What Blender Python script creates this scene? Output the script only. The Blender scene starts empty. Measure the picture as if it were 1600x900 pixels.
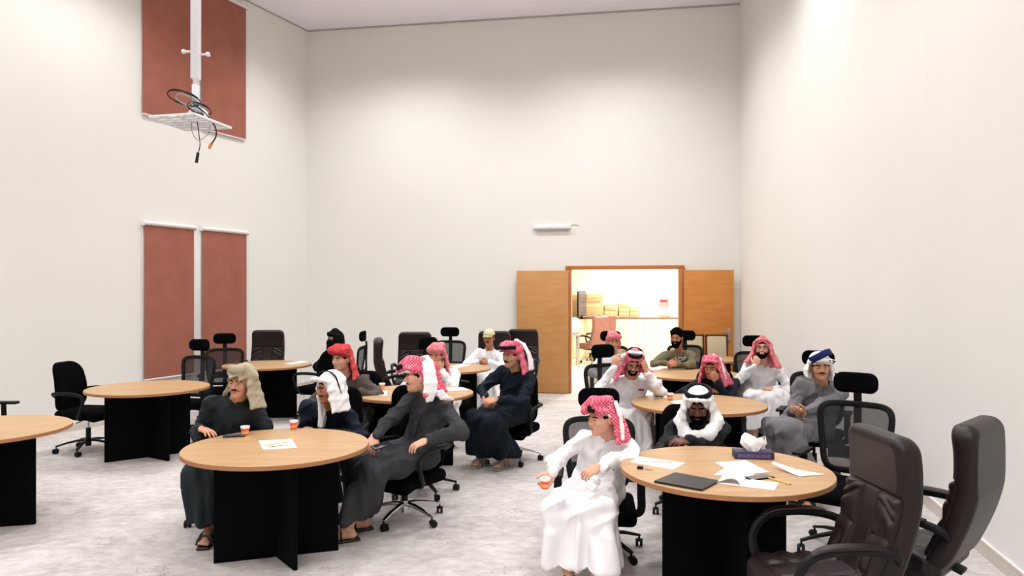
import bpy, bmesh, math, random
import numpy as np
from math import sin, cos, pi, radians
from mathutils import Vector, Matrix
random.seed(4)
SC = bpy.context.scene
COL = SC.collection

# ------------------------------------------------------------------ camera, world, exposure
cam_d = bpy.data.cameras.new('camera')
cam_d.lens = 36.0 * 1150 / 1600
cam_d.sensor_width = 36.0
cam_d.shift_y = 2.0 / 1600
cam_d.clip_end = 100
cam = bpy.data.objects.new('camera', cam_d)
cam.location = (0, 0, 1.8)
cam.rotation_euler = (pi / 2, 0, 0)
COL.objects.link(cam)
SC.camera = cam
world = bpy.data.worlds.new('world'); SC.world = world
world.use_nodes = True
world.node_tree.nodes['Background'].inputs[0].default_value = (1.0, .96, .93, 1)
world.node_tree.nodes['Background'].inputs[1].default_value = 0.3
SC.view_settings.view_transform = 'Standard'
SC.view_settings.look = 'None'
SC.view_settings.exposure = -0.57
SC.view_settings.gamma = 1
SC.view_settings.use_curve_mapping = False

CEIL = 6.58
LAMP_W = 330.0
OFFICE_W = 1050.0
# downlights in the ceiling: a row along each wall and a grid over the tables
LAMPS = [(-2.9, 11.55, .78), (-1.75, 11.4, .70), (0.75, 10.9, .30), (1.85, 10.7, .42),
         (-6.0, 8.0, .92), (-6.9, 4.6, 1.1), (2.5, 8.4, .38), (2.0, 5.2, .40),
         (-4.2, 8.9, .45), (-1.2, 8.4, .42), (1.2, 8.0, .38), (-4.4, 5.4, .5), (-1.3, 5.0, .42), (1.2, 4.8, .36),
         (-4.2, 1.6, 1), (-1.2, 1.4, 1), (1.4, 1.2, 1), (-4, -1.6, 1), (-1, -1.6, 1), (1.6, -1.6, 1)]

# ------------------------------------------------------------------ helpers
def lin(c):
    return tuple(((v / 255) / 12.92 if v / 255 <= .04045 else ((v / 255 + .055) / 1.055) ** 2.4) for v in c)

MATS = {}
def add_crease(nt, b, tc, k):
    """soft cloth creases as relief"""
    mp = nt.nodes.new('ShaderNodeMapping'); mp.inputs['Scale'].default_value = (1, 1, .55); mp.inputs['Rotation'].default_value = (.5, .7, .3)
    nt.links.new(tc.outputs['Object'], mp.inputs['Vector'])
    n = nt.nodes.new('ShaderNodeTexNoise'); n.inputs['Scale'].default_value = 7.5; n.inputs['Detail'].default_value = 2.5; n.inputs['Distortion'].default_value = .9
    try: n.noise_type = 'RIDGED_MULTIFRACTAL'
    except Exception: pass
    n.inputs['Roughness'].default_value = .35
    nt.links.new(mp.outputs[0], n.inputs['Vector'])
    bp = nt.nodes.new('ShaderNodeBump'); bp.inputs['Strength'].default_value = min(1, k); bp.inputs['Distance'].default_value = .05
    nt.links.new(n.outputs['Fac'], bp.inputs['Height']); nt.links.new(bp.outputs['Normal'], b.inputs['Normal'])
def mat(name, rgb, rough=.6, spec=.5, metal=0, var=0.0, vscale=8, bump=0.0, bscale=60, alpha=1, emit=0, coat=0, stretch=None, rgb2=None, crease=0):
    if name in MATS: return MATS[name]
    m = bpy.data.materials.new(name); m.use_nodes = True
    nt = m.node_tree; b = nt.nodes['Principled BSDF']
    c = lin(rgb)
    b.inputs['Base Color'].default_value = (*c, 1)
    b.inputs['Roughness'].default_value = rough
    b.inputs['Specular IOR Level'].default_value = spec
    b.inputs['Metallic'].default_value = metal
    b.inputs['Alpha'].default_value = alpha
    b.inputs['Coat Weight'].default_value = coat
    tc = nt.nodes.new('ShaderNodeTexCoord')
    vec = tc.outputs['Object']
    if stretch:
        mp = nt.nodes.new('ShaderNodeMapping'); mp.inputs['Scale'].default_value = stretch
        nt.links.new(vec, mp.inputs['Vector']); vec = mp.outputs['Vector']
    if var or rgb2:
        n = nt.nodes.new('ShaderNodeTexNoise'); n.inputs['Scale'].default_value = vscale; n.inputs['Detail'].default_value = 5
        nt.links.new(vec, n.inputs['Vector'])
        r = nt.nodes.new('ShaderNodeValToRGB')
        c2 = lin(rgb2) if rgb2 else tuple(v * (1 - var) for v in c)
        c3 = c if rgb2 else tuple(min(1, v * (1 + var)) for v in c)
        r.color_ramp.elements[0].position = .35; r.color_ramp.elements[1].position = .65
        r.color_ramp.elements[0].color = (*c2, 1); r.color_ramp.elements[1].color = (*c3, 1)
        nt.links.new(n.outputs['Fac'], r.inputs[0]); nt.links.new(r.outputs[0], b.inputs['Base Color'])
    if bump:
        n2 = nt.nodes.new('ShaderNodeTexNoise'); n2.inputs['Scale'].default_value = bscale; n2.inputs['Detail'].default_value = 4
        nt.links.new(vec, n2.inputs['Vector'])
        bp = nt.nodes.new('ShaderNodeBump'); bp.inputs['Strength'].default_value = bump; bp.inputs['Distance'].default_value = .01
        nt.links.new(n2.outputs['Fac'], bp.inputs['Height']); nt.links.new(bp.outputs['Normal'], b.inputs['Normal'])
    if crease: add_crease(nt, b, tc, crease)
    if emit:
        b.inputs['Emission Color'].default_value = (*c, 1); b.inputs['Emission Strength'].default_value = emit
    MATS[name] = m
    return m

def scarf_mat(name, base, white, scale=90, lo=.35):
    """red and white chequered headscarf cloth"""
    if name in MATS: return MATS[name]
    m = bpy.data.materials.new(name); m.use_nodes = True
    nt = m.node_tree; b = nt.nodes['Principled BSDF']; b.inputs['Roughness'].default_value = .9
    b.inputs['Specular IOR Level'].default_value = .15
    tc = nt.nodes.new('ShaderNodeTexCoord')
    ck = nt.nodes.new('ShaderNodeTexChecker'); ck.inputs['Scale'].default_value = scale
    ck.inputs['Color1'].default_value = (*lin(base), 1); ck.inputs['Color2'].default_value = (*lin(white), 1)
    nt.links.new(tc.outputs['Object'], ck.inputs['Vector'])
    n = nt.nodes.new('ShaderNodeTexNoise'); n.inputs['Scale'].default_value = 9
    nt.links.new(tc.outputs['Object'], n.inputs['Vector'])
    r = nt.nodes.new('ShaderNodeMapRange'); r.inputs['From Min'].default_value = .35; r.inputs['From Max'].default_value = .65
    r.inputs['To Min'].default_value = lo; r.inputs['To Max'].default_value = lo + .3
    nt.links.new(n.outputs['Fac'], r.inputs['Value'])
    mx = nt.nodes.new('ShaderNodeMix'); mx.data_type = 'RGBA'
    nt.links.new(r.outputs[0], mx.inputs[0])
    nt.links.new(ck.outputs['Color'], mx.inputs[7]); mx.inputs[6].default_value = (*lin(base), 1)
    nt.links.new(mx.outputs[2], b.inputs['Base Color'])
    add_crease(nt, b, tc, .6)
    MATS[name] = m
    return m

def tag(o, label=None, cat=None, group=None, kind=None):
    if label: o['label'] = label
    if cat: o['category'] = cat
    if group: o['group'] = group
    if kind: o['kind'] = kind
    return o

def empty(name, loc=(0, 0, 0), rz=0, label=None, cat=None, group=None):
    o = bpy.data.objects.new(name, None); COL.objects.link(o)
    o.empty_display_size = .1
    o.location = loc; o.rotation_euler = (0, 0, rz)
    return tag(o, label, cat, group)

def link(name, me, m=None, parent=None, loc=None):
    o = bpy.data.objects.new(name, me); COL.objects.link(o)
    if m is not None and len(me.materials) == 0: me.materials.append(m)
    if parent is not None: o.parent = parent
    if loc is not None: o.location = loc
    return o

def copy_tree(o, parent=None):
    c = o.copy(); COL.objects.link(c)
    if parent is not None: c.parent = parent
    for ch in list(o.children):
        copy_tree(ch, c)
    return c

class MB:
    def __init__(s): s.bm = bmesh.new()
    def box(s, c, h, rot=None, bev=0, seg=2):
        """c centre, h half sizes, rot 3x3"""
        r = bmesh.ops.create_cube(s.bm, size=2)
        vs = r['verts']
        R = rot if rot is not None else Matrix.Identity(3)
        for v in vs: v.co = Vector((v.co.x * h[0], v.co.y * h[1], v.co.z * h[2]))
        if bev:
            es = list({e for v in vs for e in v.link_edges})
            rr = bmesh.ops.bevel(s.bm, geom=es, offset=min(bev, min(h) * .95), segments=seg, affect='EDGES', profile=.5)
            vs = list({v for f in rr['faces'] for v in f.verts} | {v for v in vs if v.is_valid})
        for v in vs: v.co = R @ v.co + Vector(c)
        return s
    def cyl(s, a, b, r, r2=None, n=16, cap=True):
        a = Vector(a); b = Vector(b); r2 = r if r2 is None else r2
        d = b - a; q = d.to_track_quat('Z', 'Y').to_matrix()
        ra = [s.bm.verts.new(a + q @ Vector((r * cos(2 * pi * i / n), r * sin(2 * pi * i / n), 0))) for i in range(n)]
        rb = [s.bm.verts.new(b + q @ Vector((r2 * cos(2 * pi * i / n), r2 * sin(2 * pi * i / n), 0))) for i in range(n)]
        for i in range(n): s.bm.faces.new((ra[i], ra[(i + 1) % n], rb[(i + 1) % n], rb[i]))
        if cap: s.bm.faces.new(ra[::-1]); s.bm.faces.new(rb)
        return s
    def tube(s, pts, w, h=None, n=10, up=(0, 0, 1), closed=False, taper=None, box=False):
        """sweep an ellipse of half sizes w (side) x h (up)"""
        pts = [Vector(p) for p in pts]; h = w if h is None else h
        N = len(pts); rings = []; U = Vector(up)
        for i, p in enumerate(pts):
            if closed: t = pts[(i + 1) % N] - pts[i - 1]
            else: t = pts[min(i + 1, N - 1)] - pts[max(i - 1, 0)]
            t.normalize()
            side = t.cross(U)
            if side.length < .05: side = t.cross(Vector((0, 1, .01)))
            side.normalize(); upv = side.cross(t).normalized()
            k = taper(i / (N - 1)) if taper else 1
            ring = []
            for j in range(n):
                a = 2 * pi * j / n
                ca, sa = cos(a), sin(a)
                if box:
                    ca = math.copysign(abs(ca) ** .45, ca); sa = math.copysign(abs(sa) ** .45, sa)
                ring.append(s.bm.verts.new(p + side * ca * w * k + upv * sa * h * k))
            rings.append(ring)
        M = N if closed else N - 1
        for i in range(M):
            A = rings[i]; B = rings[(i + 1) % N]
            for j in range(n): s.bm.faces.new((A[j], A[(j + 1) % n], B[(j + 1) % n], B[j]))
        if not closed:
            s.bm.faces.new(rings[0][::-1]); s.bm.faces.new(rings[-1])
        return s
    def ell(s, c, r, R=None, sub=2):
        rr = bmesh.ops.create_icosphere(s.bm, subdivisions=sub, radius=1)
        R = R if R is not None else Matrix.Identity(3)
        for v in rr['verts']: v.co = R @ Vector((v.co.x * r[0], v.co.y * r[1], v.co.z * r[2])) + Vector(c)
        return s
    def lathe(s, prof, c=(0, 0, 0), n=32):
        rings = []
        for r, z in prof:
            rings.append([s.bm.verts.new(Vector(c) + Vector((r * cos(2 * pi * i / n), r * sin(2 * pi * i / n), z))) for i in range(n)])
        for a, b in zip(rings, rings[1:]):
            for i in range(n): s.bm.faces.new((a[i], a[(i + 1) % n], b[(i + 1) % n], b[i]))
        if prof[0][0] > 1e-4: s.bm.faces.new(rings[0][::-1])
        if prof[-1][0] > 1e-4: s.bm.faces.new(rings[-1])
        return s
    def poly(s, pts, z0, z1):
        """extruded polygon, pts (x,y)"""
        a = [s.bm.verts.new((x, y, z0)) for x, y in pts]; b = [s.bm.verts.new((x, y, z1)) for x, y in pts]
        n = len(pts)
        for i in range(n): s.bm.faces.new((a[i], a[(i + 1) % n], b[(i + 1) % n], b[i]))
        s.bm.faces.new(a[::-1]); s.bm.faces.new(b)
        return s
    def mesh(s, name='m', smooth=True, ang=35):
        bmesh.ops.recalc_face_normals(s.bm, faces=s.bm.faces)
        me = bpy.data.meshes.new(name); s.bm.to_mesh(me); s.bm.free()
        if smooth:
            me.shade_smooth()
            me.set_sharp_from_angle(angle=radians(ang))
        return me
    def build(s, name, m, parent=None, loc=None, smooth=True, ang=35):
        return link(name, s.mesh(name, smooth, ang), m, parent, loc)

def bez(p, n=12):
    """catmull-rom through points"""
    p = [Vector(q) for q in p]; out = []
    q = [p[0] * 2 - p[1]] + p + [p[-1] * 2 - p[-2]]
    for i in range(1, len(q) - 2):
        for j in range(n):
            t = j / n
            a, b, c, d = q[i - 1], q[i], q[i + 1], q[i + 2]
            out.append(.5 * ((2 * b) + (c - a) * t + (2 * a - 5 * b + 4 * c - d) * t * t + (3 * b - a - 3 * c + d) * t ** 3))
    out.append(p[-1]); return out

# ---- signed distance grid, meshed with surface nets
class Grid:
    def __init__(s, lo, hi, h):
        s.h = h; s.lo = np.array(lo, np.float64)
        s.n = np.maximum(4, np.ceil((np.array(hi) - s.lo) / h).astype(int) + 1)
        s.a = np.full(s.n, .25, np.float32)
    def sub(s, lo, hi, pad):
        i0 = np.clip(np.floor((np.array(lo) - pad - s.lo) / s.h).astype(int), 0, s.n - 1)
        i1 = np.clip(np.ceil((np.array(hi) + pad - s.lo) / s.h).astype(int) + 1, 1, s.n)
        i1 = np.maximum(i1, i0 + 1)
        sl = tuple(slice(a, b) for a, b in zip(i0, i1))
        ax = [(s.lo[d] + s.h * np.arange(i0[d], i1[d])).astype(np.float32) for d in range(3)]
        return sl, ax[0][:, None, None], ax[1][None, :, None], ax[2][None, None, :]
    def put(s, sl, d, k, mode):
        a = s.a[sl]
        if mode == 'add':
            if k > 0:
                hh = np.maximum(k - np.abs(a - d), 0) / k
                s.a[sl] = np.minimum(a, d) - hh * hh * k * .25
            else: s.a[sl] = np.minimum(a, d)
        elif mode == 'sub':
            d = -d
            if k > 0:
                hh = np.maximum(k - np.abs(a - d), 0) / k
                s.a[sl] = np.maximum(a, d) + hh * hh * k * .25
            else: s.a[sl] = np.maximum(a, d)
    def cap(s, A, B, ra, rb=None, k=.02, mode='add'):
        A = np.array(A, float); B = np.array(B, float); rb = ra if rb is None else rb
        R = max(ra, rb)
        sl, X, Y, Z = s.sub(np.minimum(A, B) - R, np.maximum(A, B) + R, k + 3 * s.h)
        d = B - A; L = max(float(d @ d), 1e-9)
        t = np.clip(((X - A[0]) * d[0] + (Y - A[1]) * d[1] + (Z - A[2]) * d[2]) / L, 0, 1)
        D = np.sqrt((X - A[0] - t * d[0]) ** 2 + (Y - A[1] - t * d[1]) ** 2 + (Z - A[2] - t * d[2]) ** 2) - (ra + t * (rb - ra))
        s.put(sl, D, k, mode)
    def chain(s, pts, rs, k=.02):
        if not hasattr(rs, '__len__'): rs = [rs] * len(pts)
        for i in range(len(pts) - 1): s.cap(pts[i], pts[i + 1], rs[i], rs[i + 1], k)
    def ell(s, C, F, rad, k=.02, mode='add'):
        """F: 3 axes (rows); rad: radii"""
        C = np.array(C, float); F = np.array(F, float); rad = np.array(rad, float)
        ext = np.sqrt(((F * rad[:, None]) ** 2).sum(0))
        sl, X, Y, Z = s.sub(C - ext, C + ext, k + 3 * s.h)
        q = [((X - C[0]) * F[i, 0] + (Y - C[1]) * F[i, 1] + (Z - C[2]) * F[i, 2]) for i in range(3)]
        k0 = np.sqrt(sum((q[i] / rad[i]) ** 2 for i in range(3)))
        k1 = np.sqrt(sum((q[i] / rad[i] ** 2) ** 2 for i in range(3))) + 1e-6
        s.put(sl, k0 * (k0 - 1) / k1, k, mode)
    def box(s, C, F, half, r=.01, k=.01, mode='add', warp=None):
        C = np.array(C, float); F = np.array(F, float); half = np.array(half, float)
        ext = np.abs(F * half[:, None]).sum(0)
        sl, X, Y, Z = s.sub(C - ext, C + ext, k + 3 * s.h + (.05 if warp else 0))
        q = [((X - C[0]) * F[i, 0] + (Y - C[1]) * F[i, 1] + (Z - C[2]) * F[i, 2]) for i in range(3)]
        extra = 0
        if warp: q, extra = warp(q)
        e = [np.abs(q[i]) - (half[i] - r) for i in range(3)]
        D = np.sqrt(sum(np.maximum(v, 0) ** 2 for v in e)) + np.minimum(np.maximum(np.maximum(e[0], e[1]), e[2]), 0) - r + extra
        s.put(sl, D, k, mode)
    def rbox(s, C, half, r2, r=.01, warp=None, k=0):
        """plate in the xz plane with corner radius r2 and edge radius r"""
        C = np.array(C, float); half = np.array(half, float)
        sl, X, Y, Z = s.sub(C - half, C + half, k + 3 * s.h + .06)
        q = [X - C[0], Y - C[1], Z - C[2]]; extra = 0
        if warp: q, extra = warp(q)
        ex = np.maximum(np.abs(q[0]) - (half[0] - r2), 0); ez = np.maximum(np.abs(q[2]) - (half[2] - r2), 0)
        d2 = np.sqrt(ex ** 2 + ez ** 2) - r2 + r
        ey = np.abs(q[1]) - (half[1] - r)
        D = np.sqrt(np.maximum(d2, 0) ** 2 + np.maximum(ey, 0) ** 2) + np.minimum(np.maximum(d2, ey), 0) - r + extra
        s.put(sl, D, k, 'add')
    def tri(s, a, b, c, t, k=.02, mode='add'):
        a, b, c = [np.array(v, float) for v in (a, b, c)]
        sl, X, Y, Z = s.sub(np.min([a, b, c], 0) - t, np.max([a, b, c], 0) + t, k + 3 * s.h)
        ba, cb, ac = b - a, c - b, a - c
        nor = np.cross(ba, ac); nn = max(float(nor @ nor), 1e-12)
        def dv(p): return (X - p[0], Y - p[1], Z - p[2])
        def dot(u, v): return u[0] * v[0] + u[1] * v[1] + u[2] * v[2]
        pa, pb, pc = dv(a), dv(b), dv(c)
        def seg(p, e):
            tt = np.clip(dot(p, e) / max(float(e @ e), 1e-12), 0, 1)
            return (p[0] - e[0] * tt) ** 2 + (p[1] - e[1] * tt) ** 2 + (p[2] - e[2] * tt) ** 2
        d1 = np.minimum(np.minimum(seg(pa, ba), seg(pb, cb)), seg(pc, ac))
        d2 = dot(pa, nor) ** 2 / nn
        inside = (dot(pa, np.cross(ba, nor)) >= 0) & (dot(pb, np.cross(cb, nor)) >= 0) & (dot(pc, np.cross(ac, nor)) >= 0)
        D = np.sqrt(np.where(inside, d2, d1)) - t
        s.put(sl, D, k, mode)
    def sheet(s, A, B, t, k=.02):
        if not hasattr(t, '__len__'): t = [t] * len(A)
        for i in range(len(A) - 1):
            s.tri(A[i], B[i], A[i + 1], t[i], k); s.tri(B[i], B[i + 1], A[i + 1], t[i], k)
    def cutz(s, z):
        Z = (s.lo[2] + s.h * np.arange(s.n[2])).astype(np.float32)[None, None, :]
        s.a = np.maximum(s.a, z - Z)
    def surf(s):
        a = s.a
        a[0], a[-1] = .2, .2; a[:, 0], a[:, -1] = .2, .2; a[:, :, 0], a[:, :, -1] = .2, .2
        sg = a < 0
        offs = [(i, j, k) for i in (0, 1) for j in (0, 1) for k in (0, 1)]
        nx, ny, nz = a.shape
        cnt = np.zeros((nx - 1, ny - 1, nz - 1), np.int8)
        for o in offs: cnt += sg[o[0]:nx - 1 + o[0], o[1]:ny - 1 + o[1], o[2]:nz - 1 + o[2]]
        act = np.argwhere((cnt > 0) & (cnt < 8))
        ids = np.full(cnt.shape, -1, np.int32)
        ids[act[:, 0], act[:, 1], act[:, 2]] = np.arange(len(act))
        val = np.stack([a[act[:, 0] + o[0], act[:, 1] + o[1], act[:, 2] + o[2]] for o in offs], 1)
        pos = np.zeros((len(act), 3)); n = np.zeros(len(act))
        for c0 in range(8):
            for c1 in range(c0 + 1, 8):
                o0, o1 = np.array(offs[c0]), np.array(offs[c1])
                if np.abs(o0 - o1).sum() != 1: continue
                v0, v1 = val[:, c0], val[:, c1]
                m = (v0 < 0) != (v1 < 0)
                t = np.where(m, v0 / np.where(m, v0 - v1, 1), 0)
                pos += m[:, None] * (o0 + t[:, None] * (o1 - o0)); n += m
        V = (act + pos / np.maximum(n, 1)[:, None]) * s.h + s.lo
        Q = []
        for ax in range(3):
            u, w = (ax + 1) % 3, (ax + 2) % 3
            s0 = [slice(None)] * 3; s1 = [slice(None)] * 3
            s0[ax] = slice(0, -1); s1[ax] = slice(1, None)
            ch = sg[tuple(s0)] != sg[tuple(s1)]
            e = np.argwhere(ch)
            ok = (e[:, u] > 0) & (e[:, w] > 0) & (e[:, u] < a.shape[u] - 1) & (e[:, w] < a.shape[w] - 1)
            e = e[ok]
            def cid(du, dw):
                q = e.copy(); q[:, u] -= du; q[:, w] -= dw
                return ids[q[:, 0], q[:, 1], q[:, 2]]
            quad = np.stack([cid(1, 1), cid(0, 1), cid(0, 0), cid(1, 0)], 1)
            ins = sg[e[:, 0], e[:, 1], e[:, 2]]
            quad[~ins] = quad[~ins][:, ::-1]
            Q.append(quad)
        Q = np.concatenate(Q) if Q else np.zeros((0, 4), int)
        Q = Q[(Q >= 0).all(1)]
        return V, Q

def normals(V, Q):
    N = np.zeros_like(V)
    fn = np.cross(V[Q[:, 2]] - V[Q[:, 0]], V[Q[:, 3]] - V[Q[:, 1]])
    for i in range(4): np.add.at(N, Q[:, i], fn)
    return N / (np.linalg.norm(N, axis=1, keepdims=True) + 1e-12)

def smooth_v(V, Q, it=1, f=.5):
    for _ in range(it):
        S = np.zeros_like(V); c = np.zeros(len(V))
        for i in range(4):
            for j in (1, 3):
                np.add.at(S, Q[:, i], V[Q[:, (i + j) % 4]]); np.add.at(c, Q[:, i], 1)
        V = V * (1 - f) + f * S / np.maximum(c, 1)[:, None]
    return V

def np_mesh(name, parts, off=(0, 0, 0)):
    """parts: list of (V,Q)"""
    Vs, Qs, o = [], [], 0
    for V, Q in parts:
        Vs.append(V); Qs.append(Q + o); o += len(V)
    V = np.concatenate(Vs) - np.array(off); Q = np.concatenate(Qs)
    me = bpy.data.meshes.new(name)
    me.vertices.add(len(V)); me.vertices.foreach_set('co', V.astype(np.float32).ravel())
    me.loops.add(len(Q) * 4); me.loops.foreach_set('vertex_index', Q.astype(np.int32).ravel())
    me.polygons.add(len(Q)); me.polygons.foreach_set('loop_start', np.arange(len(Q), dtype=np.int32) * 4)
    me.update(calc_edges=True); me.shade_smooth()
    return me

def ridge(x):
    return 1 - np.abs(np.sin(x))

# pixel helpers: image frame 1600x900, focal 1150 px, horizon at row 452, lens 1.8 m above the floor
def W(px, py, Y): return np.array([(px - 800) / 1150 * Y, Y, 1.8 - (py - 452) * Y / 1150])
def Wz(px, z, Y): return np.array([(px - 800) / 1150 * Y, Y, z])

# ------------------------------------------------------------------ materials
M_wall = mat('wall_paint', (235, 233, 227), .85, .2, var=.012, vscale=.7, bump=.03, bscale=180)
M_ceil = mat('ceiling_paint', (250, 246, 252), .9, .2, var=.01, vscale=2)
M_base = mat('baseboard_tile', (206, 196, 187), .45, .4, var=.03, vscale=6)
M_basetop = mat('baseboard_edge', (240, 234, 227), .4, .4)
M_black = mat('black_laminate', (4, 4, 5), .8, .08)
M_blackp = mat('black_plastic', (8, 8, 9), .5, .25)
M_blackf = mat('black_fabric', (6, 6, 8), .95, .05, bump=.3, bscale=300)
M_chrome = mat('chrome', (205, 205, 208), .18, .5, metal=1)
M_leather = mat('brown_leather', (30, 20, 20), .40, .3, var=.12, vscale=14, bump=.12, bscale=220)
M_leather_pale = mat('pinkish_brown_leather', (128, 86, 76), .5, .3, var=.08, vscale=10)
M_beech = mat('beech_laminate', (184, 149, 110), .4, .3, rgb2=(172, 136, 96), vscale=3.2, stretch=(1, 9, 9))
M_edge = mat('table_edge_band', (164, 112, 72), .5, .4)
M_oak = mat('oak_veneer', (200, 148, 92), .45, .4, rgb2=(190, 136, 80), vscale=2.2, stretch=(1.2, 1.2, 5), bump=.02, bscale=80)
M_oak2 = mat('orange_oak_veneer', (204, 134, 62), .45, .4, rgb2=(192, 120, 52), vscale=2.2, stretch=(1.2, 1.2, 5), bump=.02, bscale=80)
M_oakframe = mat('door_frame_oak', (190, 118, 66), .45, .4, var=.06, vscale=6, stretch=(1, 1, 6))
M_blind = mat('terracotta_blind', (166, 105, 90), .85, .15, rgb2=(156, 98, 82), vscale=3, bump=.05, bscale=400)
M_whitep = mat('white_plastic', (232, 230, 228), .4, .4)
M_whitem = mat('white_metal', (228, 228, 232), .35, .5)
M_paper = mat('paper', (248, 246, 245), .8, .2)
M_cream = mat('cream_cloth', (240, 222, 190), .9, .1)
M_card = mat('cardboard', (206, 178, 138), .9, .1, var=.05, vscale=9)
M_steel = mat('brushed_steel', (170, 168, 165), .35, .5, metal=1)

def carpet_mat():
    m = bpy.data.materials.new('patterned_carpet'); m.use_nodes = True; nt = m.node_tree
    b = nt.nodes['Principled BSDF']; b.inputs['Roughness'].default_value = .95; b.inputs['Specular IOR Level'].default_value = .1
    N = nt.nodes.new; L = nt.links.new
    tc = N('ShaderNodeTexCoord'); ob = tc.outputs['Object']
    def noise(sc, det, st=(1, 1, 1), rough=.6):
        mp = N('ShaderNodeMapping'); mp.inputs['Scale'].default_value = st; L(ob, mp.inputs['Vector'])
        n = N('ShaderNodeTexNoise'); n.inputs['Scale'].default_value = sc; n.inputs['Detail'].default_value = det
        n.inputs['Roughness'].default_value = rough; L(mp.outputs[0], n.inputs['Vector']); return n.outputs['Fac']
    def ramp(src, stops):
        r = N('ShaderNodeValToRGB'); e = r.color_ramp.elements
        while len(e) < len(stops): e.new(.5)
        for q, (p, c) in zip(e, stops): q.position = p; q.color = (*lin(c), 1)
        L(src, r.inputs[0]); return r.outputs[0]
    def mth(op, a, bb=None):
        q = N('ShaderNodeMath'); q.operation = op
        for i, v in enumerate((a, bb)):
            if v is None: continue
            if isinstance(v, (int, float)): q.inputs[i].default_value = v
            else: L(v, q.inputs[i])
        return q.outputs[0]
    def mix(f, a, bb, blend='MIX'):
        q = N('ShaderNodeMix'); q.data_type = 'RGBA'; q.blend_type = blend
        if isinstance(f, (int, float)): q.inputs[0].default_value = f
        else: L(f, q.inputs[0])
        for i, v in ((6, a), (7, bb)):
            if isinstance(v, tuple): q.inputs[i].default_value = (*v, 1)
            else: L(v, q.inputs[i])
        return q.outputs[2]
    base = ramp(noise(1.6, 8, (1, 1.3, 1), .68), [(.34, (164, 156, 151)), (.46, (184, 177, 173)), (.56, (196, 190, 186)), (.68, (210, 206, 203))])
    fine = ramp(noise(9, 6, (1, 1.6, 1), .7), [(.36, (160, 151, 146)), (.5, (188, 181, 177)), (.64, (214, 211, 208))])
    c = mix(.42, base, fine)
    # medallions: rings of small dark red dots on a staggered grid
    sx = N('ShaderNodeSeparateXYZ'); L(ob, sx.inputs[0])
    x, y = sx.outputs[0], sx.outputs[1]
    row = mth('FLOOR', mth('DIVIDE', y, .62))
    fx = mth('SUBTRACT', mth('FRACT', mth('ADD', mth('DIVIDE', x, 1.15), mth('MULTIPLY', row, .5))), .5)
    fy = mth('SUBTRACT', mth('FRACT', mth('DIVIDE', y, .62)), .5)
    rx = mth('MULTIPLY', fx, 1.15); ry = mth('MULTIPLY', fy, .62)
    rr = mth('SQRT', mth('ADD', mth('MULTIPLY', rx, rx), mth('MULTIPLY', ry, ry)))
    inside = mth('LESS_THAN', mth('ABSOLUTE', mth('SUBTRACT', rr, .09)), .055)
    v = N('ShaderNodeTexVoronoi'); v.inputs['Scale'].default_value = 34; L(ob, v.inputs['Vector'])
    dots = mth('LESS_THAN', v.outputs['Distance'], .30)
    patch = mth('GREATER_THAN', noise(2.3, 2), .44)
    f = mth('MULTIPLY', mth('MULTIPLY', mth('MULTIPLY', inside, dots), patch), .38)
    c = mix(f, c, lin((120, 84, 80)))
    L(c, b.inputs['Base Color'])
    n = N('ShaderNodeTexNoise'); n.inputs['Scale'].default_value = 160; L(ob, n.inputs['Vector'])
    bp = N('ShaderNodeBump'); bp.inputs['Strength'].default_value = .35; bp.inputs['Distance'].default_value = .01
    L(n.outputs['Fac'], bp.inputs['Height']); L(bp.outputs[0], b.inputs['Normal'])
    return m
M_carpet = carpet_mat()

# ------------------------------------------------------------------ room shell
L0 = Vector((-3.78, 13.6)); R0 = Vector((3.811, 12.31))
LW = Vector((-.426, -1)).normalized()                  # direction of the left wall towards the camera
RB = Vector((3.453, 6.148)); RE = Vector((1.85, -1.056 * 1))
RE = RB + Vector((-.2225, -1)) * 9.2
LE = L0 + LW * ((13.6 + 3.05) / 0.92)
fx = (R0 - L0).normalized()
FAR_ANG = math.atan2(fx.y, fx.x)

def wall_seg(name, a, b, z0, z1, th=.12, m=M_wall, holes=None):
    """vertical slab from a to b, thickness outward to the left of a->b"""
    d = (b - a).normalized(); nrm = Vector((-d.y, d.x))
    mb = MB(); mb.poly([(0, 0), ((b - a).length, 0), ((b - a).length, th), (0, th)], z0, z1)
    o = mb.build(name, m, smooth=False)
    o.location = (a.x, a.y, 0); o.rotation_euler = (0, 0, math.atan2(d.y, d.x))
    return tag(o, kind='structure')

def s_far(px):
    r = (px - 800) / 1150  # X = r*Y ; point = L0 + fx*s
    return (r * L0.y - L0.x) / (fx.x - r * fx.y)
S1, S2 = s_far(893), s_far(1060)
DH = 2.145
# far wall with the doorway cut out
FLEN = (R0 - L0).length
mb = MB()
for s0, s1, z0, z1 in ((0, S1 - .03, 0, CEIL), (S2 + .03, FLEN, 0, CEIL), (S1 - .03, S2 + .03, DH + .03, CEIL)):
    mb.poly([(s0, 0), (s1, 0), (s1, .16), (s0, .16)], z0, z1)
wf = mb.build('wall_back', M_wall, smooth=False); wf.location = (L0.x, L0.y, 0); wf.rotation_euler = (0, 0, FAR_ANG)
tag(wf, kind='structure')
wall_seg('wall_left', LE, L0, 0, CEIL)
mb = MB()   # right wall, two straight runs meeting at a shallow bend
n1 = Vector((.998, -.058)); n2 = Vector((.976, -.217))
mb.poly([(R0.x, R0.y), (RB.x, RB.y), (RE.x, RE.y), (RE.x + .12, RE.y), (RB.x + .12, RB.y), (R0.x + .12, R0.y + .02)], 0, CEIL)
tag(mb.build('wall_right', M_wall, smooth=False), kind='structure')
wall_seg('wall_front', RE, LE, 0, CEIL)
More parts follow.
